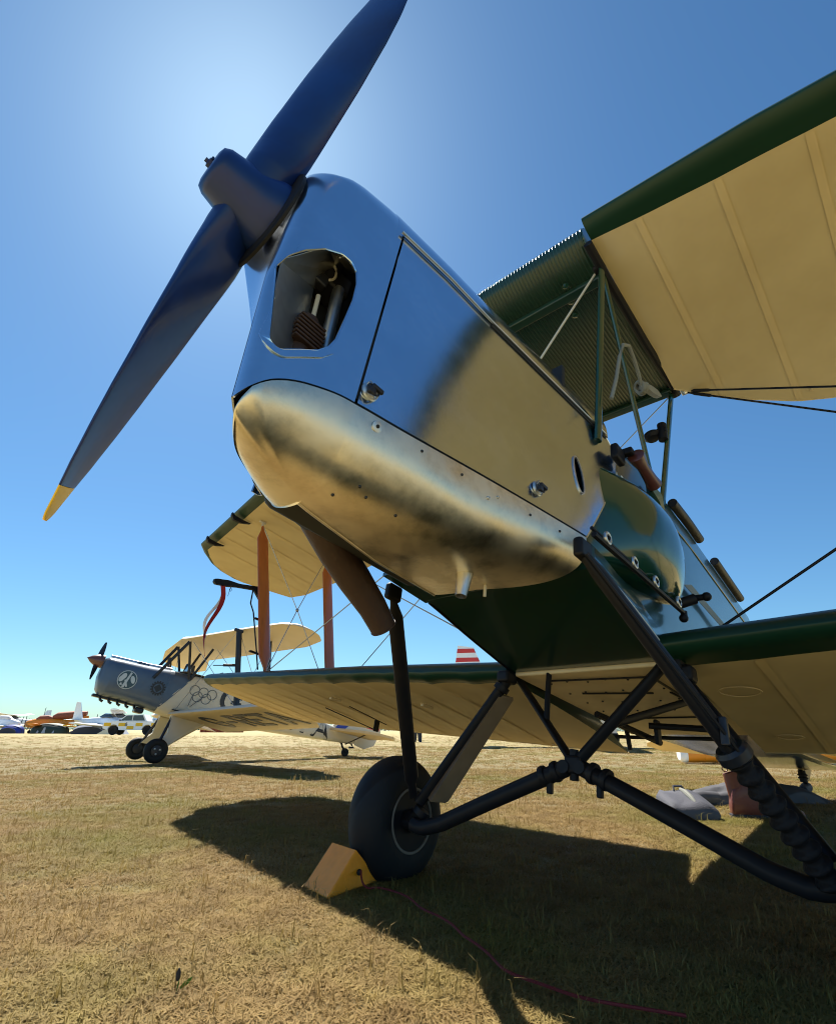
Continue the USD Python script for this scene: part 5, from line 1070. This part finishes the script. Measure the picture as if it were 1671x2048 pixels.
# truck
tk = thing('truck', 'white pickup truck with yellow checks and a black number 6', 'truck', at_ground(-26.2, 52.5), math.radians(186))
body = Polygon([(2.35, .55), (2.42, .85), (2.3, 1.08), (1.2, 1.18), (-2.4, 1.16), (-2.45, .5), (-1.9, .42), (1.9, .42)])
wells = unary_union([Point(1.45, .42).buffer(.47), Point(-1.5, .42).buffer(.47)])
part('truck_body', prism(body.difference(wells), 1.72, (0, -.86, 0), (1, 0, 0), (0, 0, 1), (0, 1, 0)), 'white_paint', tk, smooth=20)
cab = part('cab', prism(Polygon([(1.15, 1.181), (.55, 1.72), (-.95, 1.76), (-1.35, 1.181)]), 1.5, (0, -.75, 0), (1, 0, 0), (0, 0, 1), (0, 1, 0)), 'white_paint', tk, smooth=20)
for s in (1, -1):
    for k, w_ in enumerate(([(.98, 1.23), (.50, 1.65), (.0, 1.67), (.0, 1.23)], [(-.08, 1.23), (-.08, 1.67), (-.88, 1.69), (-1.15, 1.23)])):
        part('side_window', prism(Polygon(w_), .02, (0, s * .762 - .01, 0), (1, 0, 0), (0, 0, 1), (0, 1, 0)), 'window_glass', cab, smooth=False)
    for cx, cz in ((2.0, .88), (.75, .88), (-.75, .88), (0.0, .62), (-2.1, .88)):
        part('yellow_check', prism(Polygon([(cx - .3, cz - .13), (cx + .3, cz - .13), (cx + .3, cz + .14), (cx - .3, cz + .14)]).intersection(body.difference(wells)), .012, (0, s * .867 - .006, 0), (1, 0, 0), (0, 0, 1), (0, 1, 0)), 'vehicle_yellow', tk, smooth=False)
    part('number', lettering('6', .30, (.52 if s > 0 else .30, s * .88, .76), (-s, 0, 0), (0, 0, 1), .01), 'black_letter', tk, smooth=False)
    for x in (1.45, -1.5):
        w = part('wheel', revolve([(.22, -.1), (.36, -.12), (.40, -.06), (.40, .06), (.36, .12), (.22, .1)], (x, s * .78, .40), (0, 1, 0), 28), 'tyre_rubber', tk)
        part('rim', revolve([(.2, -.1), (.2, .1), (.0, .1 )], (x, s * .78, .40), (0, s, 0), 20), 'dark_metal', w)
    part('headlight', box((2.33, s * .68, .92), (.12, .26, .16), r=.03), 'window_glass', tk); part('mirror', box((.95, s * .95, 1.25), (.1, .16, .14), r=.03), 'dark_metal', tk)
part('windscreen', loft([[(1.12, y_, 1.2) for y_ in (-.7, .7)] + [(.6, y_, 1.68) for y_ in (.62, -.62)], [(1.14, y_, 1.22) for y_ in (-.7, .7)] + [(.62, y_, 1.70) for y_ in (.62, -.62)]]), 'window_glass', cab, smooth=False)
part('bumper', box((2.42, 0, .55), (.14, 1.74, .2), r=.04), 'dark_metal', tk); part('bumper', box((-2.45, 0, .55), (.12, 1.7, .18), r=.04), 'dark_metal', tk)

# tents
def tent(label, x, y, L, W, H, m, head=0.0, door=None, group=None):
    t = thing('tent', label, 'tent', at_ground(x, y), head, group)
    G = []
    for u_ in np.linspace(0, np.pi, 17):
        G.append([(-math.cos(u_) * L / 2, math.cos(v_) * W / 2 * max(.12, math.sin(u_)) ** .6, max(0, H * math.sin(v_) ** .8 * math.sin(u_) ** .55 + .05 * (meshkit.noise([[u_ * 2, v_ * 3, x]])[0] - .5))) for v_ in np.linspace(0, np.pi, 15)])
    g_ = grid(G); part('flysheet', outward(g_, np.array([0, 0, 0.0])), m, t, smooth=True)
    for v_ in (.9, 2.2): part('tent_pole', tube([(-math.cos(u_) * L / 2, math.cos(v_) * W / 2 * max(.12, math.sin(u_)) ** .6 * 1.02, 1.02 * max(0, H * math.sin(v_) ** .8 * math.sin(u_) ** .55)) for u_ in np.linspace(0, np.pi, 17)], .02, 6), 'dark_metal', t)
    if door:
        a = np.linspace(0, np.pi, 17); pts_ = np.c_[np.cos(a) * L * .40, np.full(17, -W * .52), np.sin(a) ** .7 * H * .62]
        part('tent_door', loft([pts_, pts_ + [0, .04, 0]]), door, t, smooth=False)
    return t
tent('small blue dome tent at the left end of the row', -46.2, 65, 2.3, 1.9, .95, 'tent_blue', .1, 'tent_dark')
tg = tent('long dark green tent with pale panels between the blue and grey tents', -41.9, 65, 4.0, 2.0, 1.15, 'tent_green', .05)
for dx, w_, h_ in ((-.15, .4, .55), (-.8, .25, .3), (.9, .2, .25)): part('pale_panel', loft([[(dx - w_ / 2, -1.02, .05), (dx + w_ / 2, -1.02, .05), (dx + w_ / 4, -.86, h_ + .1), (dx - w_ / 5, -.86, h_ + .1)], [(dx - w_ / 2, -1.05, .05), (dx + w_ / 2, -1.05, .05), (dx + w_ / 4, -.89, h_ + .1), (dx - w_ / 5, -.89, h_ + .1)]]), 'tent_grey', tg, smooth=False)
tent('pale grey tent with a wide dark opening in front of the white fin', -35.2, 62, 4.2, 2.4, 1.15, 'tent_grey', .0, 'tent_dark')
tp = thing('tarpaulin', 'beige peaked tarpaulin shelter beside the front of the truck', 'shelter', at_ground(-32.0, 60), .1)
part('canvas', loft([[(-1.3, -.8, 0), (.5, -.8, 0), (.5, .8, 0), (-1.3, .8, 0)], [(.25, -.3, 1.15), (.45, -.3, 1.15), (.45, .3, 1.15), (.25, .3, 1.15)]]), 'tent_beige', tp, smooth=False)
part('canvas_wall', loft([[(.52, -.8, 0), (1.4, -.7, 0), (1.4, .7, 0), (.52, .8, 0)], [(.5, -.3, 1.1), (.8, -.3, .85), (.8, .3, .85), (.5, .3, 1.1)]]), 'tent_grey', tp, smooth=False)
hp2 = thing('kit_heap', 'low dark heap of kit on the grass between the green and grey tents', 'heap', at_ground(-38.4, 64))
part('heap', loft([ell(-.7, .1, .06, .05), ell(-.4, .35, .18, .12), ell(.1, .4, .22, .15), ell(.5, .3, .15, .12), ell(.75, .05, .05, .05)]), 'dark_cloth', hp2)
ml = thing('mast', 'thin grey mast standing behind the orange aeroplane', 'mast', at_ground(-49.0, 74))
part('pole', tube([(0, 0, 0), (0, 0, 3.0)], [.05, .03], 8), 'dark_metal', ml); part('aerial', tube([(-.1, 0, 2.9), (.1, 0, 3.1)], .02, 6), 'dark_metal', ml)

# distant crowd line and trees
rr = np.random.default_rng(3); ms = []
for k in range(90):
    x = -40.5 + k * .078 + rr.uniform(-.04, .04); y = 108 + rr.uniform(-2, 2); h = rr.uniform(.5, 1.0); z = float(gz(x, y))
    ms.append(cat(box((x * 1.0, y, z + h / 2), (.28, .3, h), r=.0), sphere((x, y, z + h + .08), .12, 1)))
cl = part('spectators', cat(*ms), 'brown_cover', smooth=False); tag(cl, 'low far-off line of seated people and kit at the field edge', 'crowd', kind='stuff')
def tree(x, y, h, seed, label):
    r_ = np.random.default_rng(seed); t = thing('tree', label, 'tree', at_ground(x, y), group='far trees along the horizon')
    part('trunk', tube([(0, 0, 0), (.1, 0, h * .3), (0, .1, h * .6)], [.35, .25, .1], 8), 'bark', t)
    vs, fs, k = [], [], 0
    cs = [(r_.normal(0, h * .22), r_.normal(0, h * .2), h * r_.uniform(.35, .85), h * r_.uniform(.14, .24)) for _ in range(9)]
    for cx, cy, cz, rad_ in cs:
        for _ in range(70):
            d = r_.normal(size=3); d /= np.linalg.norm(d); p_ = np.array([cx, cy, cz]) + d * rad_ * r_.uniform(.6, 1.1); a_, b_ = r_.normal(size=3), r_.normal(size=3)
            s_ = h * .045; vs += [p_, p_ + a_ * s_, p_ + b_ * s_]; fs.append((k, k + 1, k + 2)); k += 3
    part('crown', (np.array(vs), np.array(fs)), 'tree_leaf', t, smooth=False)
for k in range(8):
    x = -390 + k * 20 + rr.uniform(-8, 8); tree(x, 500 + rr.uniform(-30, 30), rr.uniform(6, 10.5), k, ['leftmost dark tree on the far horizon', 'second dark tree from the left on the horizon', 'third dark tree from the left, above the parked aircraft', 'dark tree on the horizon behind the blue tent', 'dark tree on the horizon behind the green tent', 'dark tree on the horizon behind the orange aeroplane', 'dark tree on the horizon behind the white fin', 'dark tree on the horizon behind the truck'][min(k, 7)])
vs, fs, k = [], [], 0
for j in range(9000):
    x = rr.uniform(-460, 300); y = 560 + rr.uniform(-20, 20); z = float(gz(x, y)) + rr.uniform(0, 5.2) * (.5 + .7 * meshkit.noise([[x / 18, 0, 0]])[0]); a_, b_ = rr.normal(size=3), rr.normal(size=3)
    p_ = np.array([x, y, z]); vs += [p_, p_ + a_ * .9, p_ + b_ * .9]; fs.append((k, k + 1, k + 2)); k += 3
hd = part('wood', (np.array(vs), np.array(fs)), 'tree_leaf', smooth=False); tag(hd, 'far-off belt of dark woodland along the horizon', 'wood', kind='stuff')
